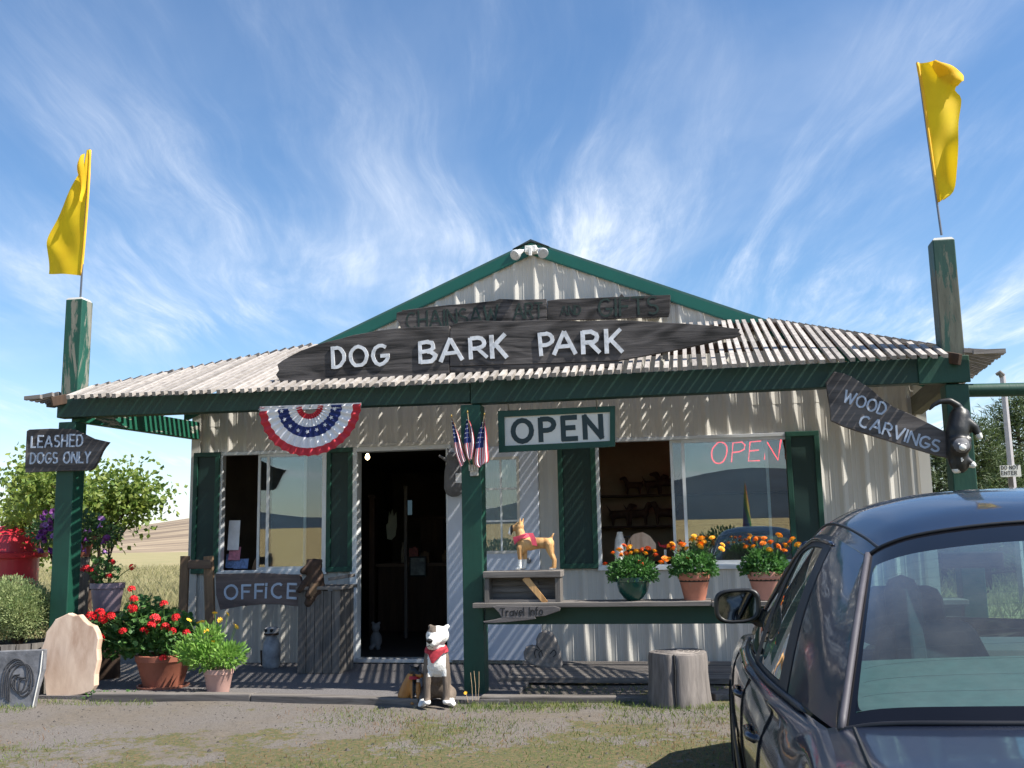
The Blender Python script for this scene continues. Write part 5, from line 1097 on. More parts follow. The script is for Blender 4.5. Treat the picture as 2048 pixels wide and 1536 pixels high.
# ---- marigold planters on the rail
def marigold(px, pw_, pot, lab, cols, flowers, seed, bushw):
    random.seed(seed); y = PF-.06; p = PY(px, 1195, y); z0 = zs_; c = (p.x, y, z0); r = pw_
    t = thing('marigold_planter', lab, 'flower pot', c, 'marigold planters on the porch rail shelf')
    if pot == 'bowl': potlathe([(r*.35, 0), (r*.42, .008), (r*.55, .02), (r*.85, .07), (r*.95, .12), (r*.97, .145), (r*1.05, .15), (r*1.05, .185), (r*.97, .188), (r*.95, .15)], c, 'potgreen', t); top = .16
    else: potlathe([(r*.64, 0), (r*.66, .006), (r*.92, .160), (r*1.0, .172), (r*1.02, .215), (r*.93, .218), (r*.9, .17)], c, 'terra' if pot == 'terra' else plain('terra_pale', (.46, .22, .17), .7, .1, 8), t); top = .195
    soil(c, r*.92, top, t)
    mb = MB(); P, D = dome((c[0], c[1], z0+top+.045), (bushw, bushw*.75, .145), 1900, .25, -.35); D += rng.normal(size=D.shape)*.6; leaf_mesh(mb, P, D, .034, .010)
    fl = [PY(a, b, y+random.uniform(-.10, .04)) for a, b in flowers]; stems(mb, c, fl, z0+top); mb.build('foliage', LEAF['mari'], t, fixn=False)
    for f in fl:
        col = random.choice(cols); link_mesh('flower', fmesh('pom', col, random.choice((.022, .026, .030))), t, f, (random.uniform(-.2, .9), random.uniform(-.4, .4), random.uniform(0, 6)))
marigold(1267, .135, 'bowl', 'dark green bowl planter of rust and orange marigolds, nearest the middle post', ['rust', 'rust', 'orange', 'yellow'], [(1226, 1106), (1239, 1100), (1243, 1110), (1252, 1107), (1259, 1095), (1262, 1106), (1273, 1102), (1284, 1100), (1291, 1107), (1309, 1102), (1311, 1110), (1280, 1126), (1270, 1140), (1322, 1125), (1210, 1128), (1330, 1118), (1296, 1097), (1248, 1091)], 1, .20)
marigold(1390, .128, 'terra', 'terracotta pot of golden orange marigolds in the middle of the rail shelf', ['yellow', 'orange', 'yellow'], [(1345, 1088), (1347, 1097), (1362, 1088), (1367, 1090), (1385, 1080), (1403, 1077), (1402, 1088), (1400, 1093), (1408, 1084), (1424, 1076), (1445, 1090), (1443, 1098), (1376, 1117), (1338, 1118), (1388, 1072), (1373, 1097), (1338, 1092)], 2, .19)
marigold(1532, .132, 'pale', 'paler terracotta pot of orange marigolds, beside the car roof', ['orange', 'orange', 'yellow'], [(1492, 1094), (1499, 1076), (1507, 1093), (1512, 1078), (1526, 1087), (1528, 1077), (1539, 1100), (1541, 1085), (1556, 1093), (1558, 1071), (1571, 1091), (1585, 1078), (1580, 1084), (1568, 1101), (1596, 1090)], 3, .19)
# ---- geranium pots
def ringleaf(mb, P, r):
    for p in P:
        d = Vector((rng.normal(), rng.normal()-.5, abs(rng.normal())+.5)).normalized(); a = d.orthogonal().normalized(); b = d.cross(a); n = 7; s = r*rng.uniform(.6, 1.2)
        vs = [Vector(p)]+[Vector(p)+(a*math.cos(2*math.pi*k/n)+b*math.sin(2*math.pi*k/n))*s*(1 if k else .25)+d*s*.22 for k in range(n)]; mb.add(vs, [(0, k, k % n+1) for k in range(1, n)])
pg = PZ(295, 1386, .03); cg = (pg.x, pg.y+.26, .03)
gp = thing('geranium_pot', 'large terracotta pot on a saucer overflowing with red geraniums in front of the left post', 'flower pot', cg)
potlathe([(.165, .0), (.17, .03), (.232, .235), (.245, .25), (.25, .30), (.225, .305), (.22, .25)], cg, 'terrad', gp, 36)
mb = MB(); mb.lathe([(.17, -.02), (.215, 0), (.23, .035), (.215, .036), (.20, .012)], 36, cg); mb.build('saucer', 'terra', gp, smooth=35); soil(cg, .21, .27, gp)
mb = MB()
for (px, py, rx, rz_, n) in ((285, 1245, .30, .14, 420), (225, 1255, .22, .14, 240), (330, 1250, .24, .16, 300), (285, 1215, .16, .12, 150), (240, 1300, .20, .09, 130), (350, 1290, .18, .10, 110), (285, 1285, .28, .08, 240), (195, 1280, .14, .14, 130), (365, 1265, .13, .13, 130)):
    q = PY(px, py, cg[1]-.05); P, D = dome((q.x, cg[1]-.02, q.z), (rx, .24, rz_), n, .3, -1); ringleaf(mb, P, .032)
fpx = [(222, 1232, .045), (246, 1262, .04), (288, 1262, .045), (345, 1262, .04), (183, 1232, .055), (200, 1225, .05), (172, 1250, .05), (206, 1238, .05), (199, 1276, .05), (265, 1217, .05), (268, 1198, .045), (263, 1178, .04), (310, 1238, .055), (303, 1250, .045), (331, 1254, .045), (351, 1235, .045), (328, 1207, .04), (372, 1266, .042), (326, 1316, .04), (165, 1243, .04)]
fl = [PY(a, b, cg[1]-.20-random.uniform(0, .08)) for a, b, r in fpx]; stems(mb, cg, fl, .30, .004); mb.build('foliage', LEAF['ger'], gp, fixn=False)
for f, q in zip(fl, fpx): link_mesh('flower', fmesh('cluster', 'red', q[2]), gp, f, (random.uniform(0, .8), random.uniform(-.4, .4), random.uniform(0, 6)))
# smaller mauve pot of geraniums on a log behind
y = 9.1; p0 = PY(213, 1223, y); cg2 = (p0.x, y, p0.z)
lg = thing('log_stand', 'dark upright log holding the mauve geranium pot behind the big one', 'log', (p0.x, y, 0)); mb = MB(); mb.lathe([(.15, -.02), (.14, p0.z*.5), (.145, p0.z-.004)], 24, (p0.x, y, 0), wob=.02); mb.build('trunk', 'darkwood', lg, smooth=30)
gp2 = thing('mauve_geranium_pot', 'mauve pot with a few red geraniums raised behind the big geranium pot', 'flower pot', cg2)
rr = (PY(243, 1180, y).x-PY(182, 1180, y).x)/2; hh = PY(213, 1166, y).z-p0.z
potlathe([(rr*.72, 0), (rr*.75, .01), (rr*.92, hh*.8), (rr*1.0, hh*.82), (rr*1.0, hh), (rr*.92, hh)], cg2, 'potmauve', gp2); soil(cg2, rr*.9, hh-.02, gp2)
mb = MB(); q = PY(210, 1140, y); P, D = dome((q.x, y, q.z), (.17, .14, .13), 150, .2, -1); ringleaf(mb, P, .026)
fpx = [(172, 1137, .045), (180, 1140, .04), (224, 1124, .038), (264, 1134, .038), (218, 1152, .035), (165, 1140, .03)]; fl = [PY(a, b, y-.1) for a, b, r in fpx]; stems(mb, cg2, fl, p0.z+hh, .004); mb.build('foliage', LEAF['ger'], gp2, fixn=False)
for f, q in zip(fl, fpx): link_mesh('flower', fmesh('cluster', 'red', q[2]), gp2, f, (random.uniform(0, .8), random.uniform(-.4, .4), random.uniform(0, 6)))
# yellow daisy pot
pd = PZ(424, 1391, .045); cd = (pd.x, pd.y+.11, .045)
dp = thing('yellow_daisy_pot', 'small pale pink pot of bright green foliage and yellow daisies right of the geraniums', 'flower pot', cd)
potlathe([(.088, 0), (.09, .005), (.116, .156), (.124, .166), (.126, .205), (.115, .208), (.11, .16)], cd, 'potpink', dp); soil(cd, .11, .185, dp)
mb = MB()
for (px, py, rx, rz_, n) in ((422, 1310, .23, .11, 700), (385, 1300, .12, .09, 260), (460, 1310, .11, .09, 260), (415, 1275, .11, .10, 240)):
    q = PY(px, py, cd[1]); P, D = dome((q.x, cd[1], q.z), (rx, .2, rz_), n, .15, -1); D[:, 2] += .4; leaf_mesh(mb, P, D, .055, .014)
fpx = [(430, 1226), (405, 1243), (398, 1245), (455, 1228), (471, 1250), (473, 1254), (425, 1284), (440, 1240), (378, 1240), (412, 1262)]; fl = [PY(a, b, cd[1]-random.uniform(-.05, .12)) for a, b in fpx]; stems(mb, cd, fl, .25, .0025); mb.build('foliage', LEAF['daisy'], dp, fixn=False)
for f in fl: link_mesh('flower', fmesh('dais', 'daisy', .028), dp, f, (random.uniform(.3, 1.3), random.uniform(-.4, .4), random.uniform(0, 6)))
# petunias on a grey pedestal behind the left post
y = 9.5; a = PY(152, 1114, y); ped = thing('grey_pedestal', 'grey upright timber pedestal behind the left post', 'pedestal', (a.x, y, 0)); mb = MB(); mb.bar((a.x, y, 0), (a.x, y, a.z-.003), .2, .2, up=(0, 1, 0)); mb.build('timber', 'greyz', ped, bevel=.01)
pb = thing('petunia_pot', 'terracotta pot of trailing purple petunias on the grey pedestal behind the left post', 'flower pot', (a.x, y, a.z)); ca = (a.x, y, a.z)
potlathe([(.12, 0), (.13, .02), (.17, .17), (.19, .17), (.19, .21), (.17, .21)], ca, 'terrad', pb); soil(ca, .165, .19, pb)
mb = MB(); 
for (px, py, rx, rz_, n) in ((150, 1050, .30, .16, 900), (100, 1062, .17, .14, 420), (200, 1070, .18, .12, 400)): q = PY(px, py, y); P, D = dome((q.x, y, q.z), (rx, .28, rz_), n, .2, -1); leaf_mesh(mb, P, D, .05, .014)
mb.build('foliage', LEAF['pet'], pb, fixn=False)
random.seed(5)
for k in range(46):
    px = random.choice((random.uniform(72, 125), random.uniform(125, 215), random.uniform(76, 120))); py = random.uniform(1022, 1105); f = PY(px, py, y-.25-random.uniform(0, .06)); link_mesh('flower', fmesh('trumpet', random.choice(('purple', 'purple', 'lilac')), random.choice((.03, .037))), pb, f, (1.2+random.uniform(-.5, .4), random.uniform(-.6, .6), random.uniform(0, 6)))
# grey-green shrub in a grey tub at the left edge
y = 8.3; q = PY(35, 1290, y); tb = thing('grey_tub', 'old grey wooden tub holding the rounded shrub at the left edge', 'tub', (q.x, y, 0)); mb = MB(); 
for k in range(16):
    t = 2*math.pi*k/16; c = Vector((q.x+.30*math.cos(t), y+.30*math.sin(t), 0)); mb = MB(); mb.bar(c, c+Vector((0, 0, q.z+.03)), .112, .025, up=(math.cos(t), math.sin(t), 0)); mb.build('stave', 'greyz', tb)
mb = MB(); mb.lathe([(.285, q.z-.02), (.285, q.z), (.01, q.z+.01)], 20, (q.x, y, 0)); mb.build('soil', 'soil', tb)
sh = thing('rounded_shrub', 'rounded grey-green shrub with fine upright leaves at the left edge', 'shrub', (q.x, y, q.z)); mb = MB()
for (px, py, rx, rz_, n) in ((20, 1215, .34, .28, 5200), (60, 1225, .18, .24, 1900), (-30, 1210, .3, .26, 1800)): c = PY(px, py, y); P, D = dome((c.x, y, c.z), (rx, .32, rz_), n*2, .3, -1); D[:, 2] += .5; D += rng.normal(size=D.shape)*.5; leaf_mesh(mb, P, D, .030, .006)
mb.build('foliage', LEAF['bush'], sh, fixn=False); mb = MB()
for k in range(14): t = random.random()*6.28; mb.tube([(q.x+.03*math.cos(t), y+.03*math.sin(t), q.z), (q.x+.1*math.cos(t), y+.1*math.sin(t), q.z+.25)], [.012, .006], 5)
mb.build('stem', 'darkwood', sh)
# ============================================================ trees
def tree(name, lab, cat, base, h, spread, leaf, nleaf, ll, lw, seed, trunk=.06, barkm='darkwood', clumps=None, group=None, lean_=0):
    rn = random.Random(seed); t = thing(name, lab, cat, base, group); B = Vector(base); tr = MB(); tips = []
    def grow(p, d, L, r, lv):
        q = p+d*L; m_ = (p+q)/2+Vector((rn.uniform(-1, 1), rn.uniform(-1, 1), 0))*L*.06; tr.tube([p, m_, q], [r, r*.85, r*.65], 6 if lv else 10, cap=False)
        if lv >= 3: tips.append(q); tips.append(m_); return
        for k in range(rn.randint(3, 4)): 
            a = rn.uniform(0, 6.28); e = rn.uniform(.35, .95); side = Vector((math.cos(a), math.sin(a), 0)); nd = (d*math.cos(e)+side*math.sin(e)*spread+Vector((0, 0, .15))).normalized(); grow(p.lerp(q, rn.uniform(.55, 1)), nd, L*rn.uniform(.6, .8), r*.55, lv+1)
    grow(B, Vector((lean_, 0, 1)).normalized(), h*.36, trunk, 0); tr.build('trunk', barkm, t, smooth='all')
    mb = MB(); per = max(1, nleaf//len(tips))
    for q in tips: n = int(per*rn.uniform(.3, 1.6))+1; P = np.array(q)+rng.normal(size=(n, 3))*h*.045; D = rng.normal(size=(n, 3)); D[:, 2] -= .3; leaf_mesh(mb, P, D, ll, lw)
    mb.build('crown', LEAF[leaf], t, fixn=False); return t
for k, (px, h, s, sd, lab, n) in enumerate(((192, 3.35, .85, 4, 'light green maple with yellowing leaves between the left post and the field', 6200), (115, 3.0, 1.1, 9, 'light green young tree directly behind the petunias and the left post', 2800), (40, 2.7, 1.0, 12, 'smaller green tree rising above the red hydrant at the left edge', 1500))):
    yk_ = (12.6, 13.4, 14.6)[k]; p = PY(px, 1100, yk_); tree('maple_tree', lab, 'tree', (p.x, yk_, -.05), h, s, 'maple', n, .08, .034, sd, .045, group='young trees left of the shop')
def pine(lab, px, y, topy, w, seed, n=60, base=-.1):
    rn = random.Random(seed); p = PY(px, 1050, y); top = PY(px, topy, y).z; h = top-base; t = thing('pine_tree', lab, 'tree', (p.x, y, base), 'pines behind the shop'); tr = MB()
    tr.tube([(p.x, y, base), (p.x+.05, y, h*.5), (p.x, y, base+h*.98)], [h*.022, h*.014, h*.003], 8); mb = MB()
    for k in range(n):
        f = .18+.8*(k/n); z = base+h*f; a = rn.uniform(0, 6.28); L = w*(1-f)**.75*rn.uniform(.55, 1.15)+.1; d = Vector((math.cos(a), math.sin(a), rn.uniform(.05, .4))).normalized(); q0 = Vector((p.x, y, z)); q1 = q0+d*L+Vector((0, 0, L*.1)); tr.tube([q0, (q0+q1)/2-Vector((0, 0, L*.05)), q1], [.02+L*.012, .015, .006], 5, cap=False)
        for s_ in range(int(3+L*3)):
            c = q0.lerp(q1, rn.uniform(.3, 1.05))+Vector((rn.uniform(-1, 1), rn.uniform(-1, 1), rn.uniform(-.3, .5)))*L*.16; m_ = 46; P = np.array(c)+rng.normal(size=(m_, 3))*.10*(1+L*.12); D = rng.normal(size=(m_, 3)); D[:, 2] = np.abs(D[:, 2])*.8; leaf_mesh(mb, P, D, .17, .010)
    tr.build('trunk', 'darkwood', t, smooth='all'); mb.build('crown', LEAF['pine'], t, fixn=False)
pine('dark pine seen between the wall corner and the right post', 1880, 24, 880, 2.0, 1, 70)
pine('pine just right of the right post with open branch tips', 1965, 20, 845, 1.3, 2, 46)
pine('shorter pine between the post and the utility pole', 1995, 26, 905, 1.5, 8, 50)
pine('tall pine at the right edge beyond the no entry board', 2052, 22, 790, 1.6, 3, 60)
pine('broad pine mostly outside the right edge', 2130, 25, 800, 2.2, 4, 60)
mb = MB()
for k in range(14):
    c = PY(1850+k*20, 1060, 30); P, D = dome((c.x, 30+random.uniform(-2, 2), .3), (1.0, 1, random.uniform(.7, 1.5)), 900, .4, -.2); leaf_mesh(mb, P, D, .20, .07)
tag(mb.build('far_shrubbery', LEAF['dark'], fixn=False), 'dark green shrubbery filling the ground under the pines', 'shrubs', kind='stuff')
# ============================================================ utility pole, no-entry board, green boom on the right
A = PY(2005, 752, 19); B = PY(2022, 932, 19); dn = (B-A).normalized(); foot = A+dn*((A.z+.1)/-dn.z)
up_ = thing('utility_pole', 'thin weathered pole with a hooked top at the right edge', 'pole', tuple(foot)); mb = MB(); mb.tube([foot, A], [.07, .05], 8); mb.build('mast', plain('pole_grey', (.42, .40, .42), .8), up_, smooth=True)
mb = MB(); mb.tube([A+Vector((.0, 0, -.01)), A+Vector((-.05, 0, .06)), A+Vector((-.10, 0, .03))], [.06, .05, .03], 7); mb.build('hook', 'greyz', up_)
y = 15.5; a = PY(2000, 931, y); b_ = PY(2043, 953, y)
ne = thing('no_entry_board', 'small white board reading DO NOT ENTER at the right edge under the pines', 'sign', ((a.x+b_.x)/2, y, -.05))
mb = MB(); mb.box(a.x, b_.x, y, y+.02, b_.z, a.z); mb.build('sign_board', 'signwhite', ne)
mb = MB(); mb.box((a.x+b_.x)/2-.03, (a.x+b_.x)/2+.03, y+.022, y+.07, -.05, a.z); mb.build('stake', 'greyz', ne)
text_px('DO NOT', (2003, 939), (2037, 938), 7, y, 'blackm', ne, th=.003, sw=.16, jit=0, gap=.3)
text_px('ENTER', (2003, 950), (2034, 949), 7, y, 'blackm', ne, th=.003, sw=.16, jit=0, gap=.3)
y = 8.9; a = PY(1935, 781, y); b_ = PY(2048, 779, y); d = (b_-a).normalized()
gb = thing('green_boom', 'horizontal green timber pole running right from the corner post', 'beam', tuple(a)); mb = MB(); mb.tube([a-d*.1, b_, a+d*2.4], [.056, .058, .058], 14); mb.build('pole', 'green', gb, smooth=True)
e = a+d*2.35; mb = MB(); mb.bar((e.x, y+.13, -.05), (e.x, y+.13, e.z+.2), .14, .14, up=(0, 1, 0)); mb.build('post', 'green', gb)
# low orange dry bank at far right
mb = MB(); a = PY(2012, 970, 40); rows = [[(a.x+dx, 40+dy, -.4+ (a.z+.55)*math.exp(-((dx-3)/4.5)**2)*math.exp(-(dy/2)**2)) for dx in np.linspace(-8, 16, 30)] for dy in np.linspace(-3, 5, 12)]; mb.grid(rows); tag(mb.build('dirt_bank', plain('orange_earth', (.42, .20, .10), .95, .3, 2, .5), smooth='all', fixn=False), kind='structure')
# ============================================================ grass and stones
def grass(name, pts, h, w, m, lab):
    n = len(pts); ang = rng.uniform(0, 6.28, n); hh = h*rng.uniform(.4, 1.2, n); b = rng.normal(size=(n, 2))*h*.35; s = np.stack([np.cos(ang), np.sin(ang)], 1)*w
    V = np.zeros((n, 4, 3)); V[:, 0, :2] = pts[:, :2]-s; V[:, 1, :2] = pts[:, :2]+s; V[:, 0, 2] = V[:, 1, 2] = pts[:, 2]-.004
    V[:, 2, :2] = pts[:, :2]+b*.45+s*.6; V[:, 2, 2] = pts[:, 2]+hh*.6; V[:, 3, :2] = pts[:, :2]+b; V[:, 3, 2] = pts[:, 2]+hh
    me = bpy.data.meshes.new(name); i = np.arange(n)*4; F = np.stack([np.stack([i, i+1, i+2], 1), np.stack([i, i+2, i+3], 1)], 1).reshape(-1, 3)
    me.from_pydata(V.reshape(-1, 3).tolist(), [], F.tolist()); me.materials.append(m); o = bpy.data.objects.new(name, me); C.objects.link(o); return tag(o, lab, 'grass', kind='stuff')
def gpts(x0, x1, y0, y1, n, patch=None):
    x = rng.uniform(x0, x1, n); y = rng.uniform(y0, y1, n)
    if patch is not None: k = patch(x, y) > rng.uniform(0, 1, n); x, y = x[k], y[k]
    return np.stack([x, y, np.array([gz(a, b) for a, b in zip(x, y)])], 1)
def pn(x, y): return np.clip((np.sin(x*2.1+np.sin(y*1.7)*1.3)+np.sin(y*2.9+x*.8+1)+np.sin(x*5.3-y*3.1)*.7)/2.7*.9+.5+(6.9-y)*.28+(x+2)*.13-.35, 0, 1)**1.6
grass('forecourt_grass', gpts(-6, 1.6, 3.6, 7.7, 64000, pn), .028, .0022, LEAF['grass'], 'short patchy grass and weeds on the gravel forecourt')
grass('dry_forecourt_grass', gpts(-6, 1.6, 3.6, 7.6, 30000, lambda x, y: pn(x*1.1+.7, y-.2)*.8), .024, .0022, leafmat('rust_grass', (.16, .08, .035), (.26, .15, .07), .2), 'dry reddish brown grass mixed into the forecourt turf')
E1 = np.concatenate([gpts(-1.8, .35, 7.75, 8.08, 2600), gpts(-1.9, -.9, 7.6, 7.95, 1200), gpts(-1.6, 1.4, 8.2, 8.9, 900), gpts(-5.6, -4.4, 7.72, 7.9, 500), gpts(-.7, .9, 7.2, 7.9, 1800), gpts(-6.2, -5.3, 7.3, 7.6, 900)])
grass('edging_grass', E1[::2], .038, .0026, LEAF['grass'], 'longer grass growing along the edging timbers and round the stump')
grass('field_grass', np.concatenate([gpts(-22, -5.7, 11.3, 26, 30000), gpts(-45, -6, 26, 60, 16000), gpts(2.6, 14, 12, 30, 9000)]), .42, .008, LEAF['tall'], 'tall pale dry grass in the field behind the shop')
n = 9000; P = gpts(-6.5, 1.6, 3.4, 7.9, n); mb = MB()
for x, y, z in P:
    s = .003+.006*random.random()**3+(.012*random.random() if random.random() < .035 else 0); r = [s*random.uniform(.7, 1.3) for _ in range(3)]; mb.add([(x-r[0], y, z), (x, y-r[1], z), (x+r[0], y, z), (x, y+r[1], z), (x, y, z+s*.9)], [(0, 1, 4), (1, 2, 4), (2, 3, 4), (3, 0, 4)])
m, nt, N, L, b = newmat('pebble'); b.inputs['Roughness'].default_value = 1; b.inputs['Specular IOR Level'].default_value = 0; gi = N.new('ShaderNodeTexCoord'); wn = N.new('ShaderNodeTexNoise'); wn.inputs['Scale'].default_value = 30; L.new(gi.outputs['Object'], wn.inputs['Vector']); L.new(ramp(N, L, wn.outputs['Fac'], [(.3, (.05, .045, .042)), (.7, (.15, .135, .122))]), b.inputs['Base Color'])
tag(mb.build('pebbles', m, fixn=False), 'loose grey gravel scattered over the forecourt', 'gravel', kind='stuff')
# thin dry stalks and a dandelion at the foot of the middle post
mb = MB(); w = thing('dry_weed', 'thin dry stalks with one yellow dandelion at the foot of the middle post', 'weed', tuple(PZ(950, 1402, .02)))
for a, b_ in (((945, 1402), (941, 1345)), ((952, 1402), (948, 1342)), ((956, 1402), (958, 1343)), ((936, 1405), (931, 1385))): A = PY(*a, 7.98); B = PY(*b_, 7.98); mb.tube([A, (A+B)/2+Vector((.004, 0, 0)), B], .0018, 4)
mb.build('stalk', 'stick', w); link_mesh('flower', fmesh('dais', 'daisy', .016), w, PY(931, 1386, 7.97), (1, 0, 0))
# clover-like weeds in front of the pots
mb = MB(); 
for px, n in ((215, 60), (262, 70), (185, 30)): c = PZ(px, 1398, .02); P, D = dome((c.x, c.y, .03), (.10, .05, .05), n, .1, 0); leaf_mesh(mb, P, D, .03, .014)
tag(mb.build('low_weeds', LEAF['ger'], fixn=False), 'low leafy weeds in front of the edging timber on the left', 'weeds', kind='stuff')
# ---- what stands behind the camera and shows mirrored in the windows
random.seed(21)
for k in range(9):
    x = -6+k*2.3+random.uniform(-.6, .6); y = -9-random.uniform(0, 5); h = random.uniform(.7, 1.35); s_ = thing('roadside_bush', 'dark leafy bush across the forecourt, mirrored in the shop windows', 'bush', (x, y, -.06), 'bushes across the forecourt'); mb = MB()
    P, D = dome((x, y, h*.5), (1.1, .8, h*.62), 1500, .4, -.6); leaf_mesh(mb, P, D, .14, .04); mb.build('foliage', LEAF['dark'], s_, fixn=False); mb = MB()
    for q in range(5): a = random.uniform(0, 6.28); mb.tube([(x, y, -.1), (x+.4*math.cos(a), y+.4*math.sin(a), h*.7)], [.03, .01], 5)
    mb.build('stem', 'darkwood', s_)
m_ = lambda px, py, y: PY(px, py, 2*(YW-.012)-y)
y = -.9; A = m_(1490, 968, y); B = m_(1480, 1125, y)
rs = thing('rainbow_windsock', 'rainbow striped spinning windsock on a stick, mirrored in the right window', 'windsock', (A.x, y, 0)); cols_ = [(.35, .03, .02), (.45, .16, .02), (.5, .38, .05), (.05, .2, .06), (.04, .08, .22), (.14, .03, .15)]
ms = [plain('sock_%s' % n_, c, .7) for n_, c in zip(('red', 'orange', 'yellow', 'green', 'blue', 'violet'), cols_)]
rows = []
for i in range(25):
    t = i/24; r = .01+.13*t**.8; rows.append([(A.x+r*math.cos(2*math.pi*j/24), y+r*math.sin(2*math.pi*j/24), A.z+(B.z-A.z)*t) for j in range(25)])
mb = MB(); mb.grid(rows, mif=lambda i, k: ((i+k)//4) % 6); mb.build('cloth', ms, rs, smooth='all', fixn=False)
mb = MB(); mb.tube([(A.x, y, -.06), (A.x, y, A.z+.05)], .008, 6); mb.build('stick', 'stick', rs)
# ============================================================ the car
car = thing('parked_car', 'dark blue sedan parked facing the shop, seen from behind its left rear corner', 'car', (1.0, 3.4, -.06))
XCAR = 1.0; GC = -.06
def paint():
    m, nt, N, L, b = newmat('dark_blue_car_paint'); f, _ = tex_noise(N, L, (1, 1, 1), 60, 5, .7, rnd=False); g, _ = tex_noise(N, L, (1, 1, 1), 900, 2, .5, rnd=False)
    L.new(ramp(N, L, g, [(.3, (.003, .006, .019)), (.7, (.009, .014, .037))]), b.inputs['Base Color']); b.inputs['Metallic'].default_value = .35; b.inputs['Roughness'].default_value = .36
    b.inputs['Coat Weight'].default_value = 1; mr = N.new('ShaderNodeMapRange'); mr.inputs[1].default_value = .35; mr.inputs[2].default_value = .75; mr.inputs[3].default_value = .02; mr.inputs[4].default_value = .14; L.new(f, mr.inputs[0]); L.new(mr.outputs[0], b.inputs['Coat Roughness']); return m
MT['carpaint'] = paint()
MT['trim'] = plain('car_black_trim', (.012, .012, .014), .45, .2, 10); MT['frit'] = plain('black_glass_border', (.006, .006, .008), .10, .1, 5, spec=.35)
MT['seal'] = plain('grey_rubber_trim', (.06, .055, .065), .6, .15, 14)
MT['seat'] = plain('car_seat_cloth', (.035, .04, .05), .9, .2, 40); MT['shelf'] = plain('parcel_shelf', (.10, .108, .11), .9, .15, 30); MT['dash'] = plain('dashboard', (.05, .055, .06), .7)
MT['carglass'] = glass('tinted_car_glass', (.50, .78, .76), .09, dust=.06); MT['wsglass'] = glass('windscreen_glass', (.75, .88, .84), .06)
MT['tyre'] = plain('tyre_rubber', (.02, .02, .02), .85, .2, 20); MT['rim'] = plain('wheel_metal', (.45, .46, .48), .3, .1, 8, metal=.9)
MT['taill'] = plain('tail_lamp_red', (.35, .01, .012), .12, .1, 8, coat=1); MT['mirror'] = plain('mirror_glass', (.07, .08, .10), .03, .02, 3, metal=1); MT['plate'] = plain('plate_white', (.6, .62, .66), .5)
_S = 1
def mx_(p): return (2*XCAR-p[0], p[1], p[2])
# station data along y: half width, belt offset, belt height, bottom height
ST = [(1.12, .74, .64, .80, .32), (1.20, .82, .71, .885, .27), (1.40, .875, .765, .905, .22), (1.75, .90, .785, .905, .20), (2.25, .912, .745, .895, .20), (2.6, .915, .80, .90, .20), (3.2, .918, .828, .90, .19), (3.9, .915, .815, .885, .19), (4.35, .91, .775, .87, .20), (5.0, .90, .75, .83, .20), (5.8, .87, .71, .76, .20), (6.35, .77, .60, .66, .22), (6.55, .60, .46, .55, .26)]
ST = [(a, b-(.036 if a > 1.5 else .02), c, d, e) for a, b, c, d, e in ST]
def stv(y): return [float(np.interp(y, [s[0] for s in ST], [s[k] for s in ST])) for k in (1, 2, 3, 4)]
WY, WR_ = (2.12, 5.2), .345
def low(y, lo):
    for w in WY:
        d = abs(y-w)
        if d < WR_: lo = max(lo, GC+.30+math.sqrt(WR_**2-d*d))
    return lo
ysamp = sorted(set([round(v, 3) for v in np.linspace(1.12, 6.55, 96)]+[w+WR_*math.cos(t) for w in WY for t in np.linspace(0, math.pi, 17)]))
def side(s):
    rows = []
    for y in ysamp:
        hw, bo, bz, lo = stv(y); lo += GC; bz += 0; l2 = low(y, lo)
        pr = crv([(bo, 0, bz), (bo+.045, 0, bz-.006), (hw-.045, 0, bz-.035), (hw-.010, 0, bz-.11), (hw, 0, bz-.24), (hw-.012, 0, bz-.38), (hw-.006, 0, bz-.43), (hw-.03, 0, lo+.12), (hw-.07, 0, lo)], 30)
        rows.append([(XCAR+s*p.x, y, max(p.z, l2+ (p.z-lo)*.002)) for p in pr])
    return rows
mb = MB(); mb.grid(side(-1)); mb.grid([r[::-1] for r in side(1)]); 
body = mb.build('body', 'carpaint', car, smooth='all', fixn=False)
for p in body.data.polygons: pass
# deck with rear fascia, bonnet with nose
def across(y, off, z, crown, back): return [(XCAR-off, y, z), (XCAR-off*.9, y-back*.35, z+crown*.42), (XCAR-off*.55, y-back*.8, z+crown*.85), (XCAR, y-back, z+crown), (XCAR+off*.55, y-back*.8, z+crown*.85), (XCAR+off*.9, y-back*.35, z+crown*.42), (XCAR+off, y, z)]
def acr(y, c, b): hw, bo, bz, lo = stv(y); return across(y, bo, bz, c, b)
mb = MB(); mb.grid(loft([acr(2.26, .045, .16), acr(2.0, .045, .13), acr(1.75, .045, .10), acr(1.4, .04, .09), acr(1.2, .03, .09)], 40, 24)); mb.build('trunk_lid', 'carpaint', car, smooth='all')
mb = MB(); hw, bo, bz, lo = stv(1.12)
mb.grid(loft([acr(1.2, .03, .09), across(1.13, .70, .80, .02, .12), across(1.11, .76, .62, 0, .12), across(1.09, .80, .50, 0, .12), across(1.12, .80, .22, 0, .10)], 30, 24)); mb.build('rear_bumper', 'carpaint', car, smooth='all')
mb = MB(); mb.grid(loft([acr(4.36, .06, -.34), acr(4.8, .06, -.25), acr(5.5, .07, -.2), acr(6.2, .05, -.2), acr(6.5, .02, -.2), across(6.57, .5, .33, 0, -.18), across(6.5, .5, .13, 0, -.15)], 30, 36)); mb.build('bonnet', 'carpaint', car, smooth='all')
for s in (-1, 1):
    mb = MB(); mb.prism([(XCAR+s*.42, .64), (XCAR+s*.72, .62), (XCAR+s*.73, .80), (XCAR+s*.44, .82)], 1.06, 1.10); o = mb.build('tail_lamp', 'taill', car, bevel=.01)
mb = MB(); mb.box(XCAR-.16, XCAR+.16, .975, .985, .60, .70); mb.build('number_plate', 'plate', car)
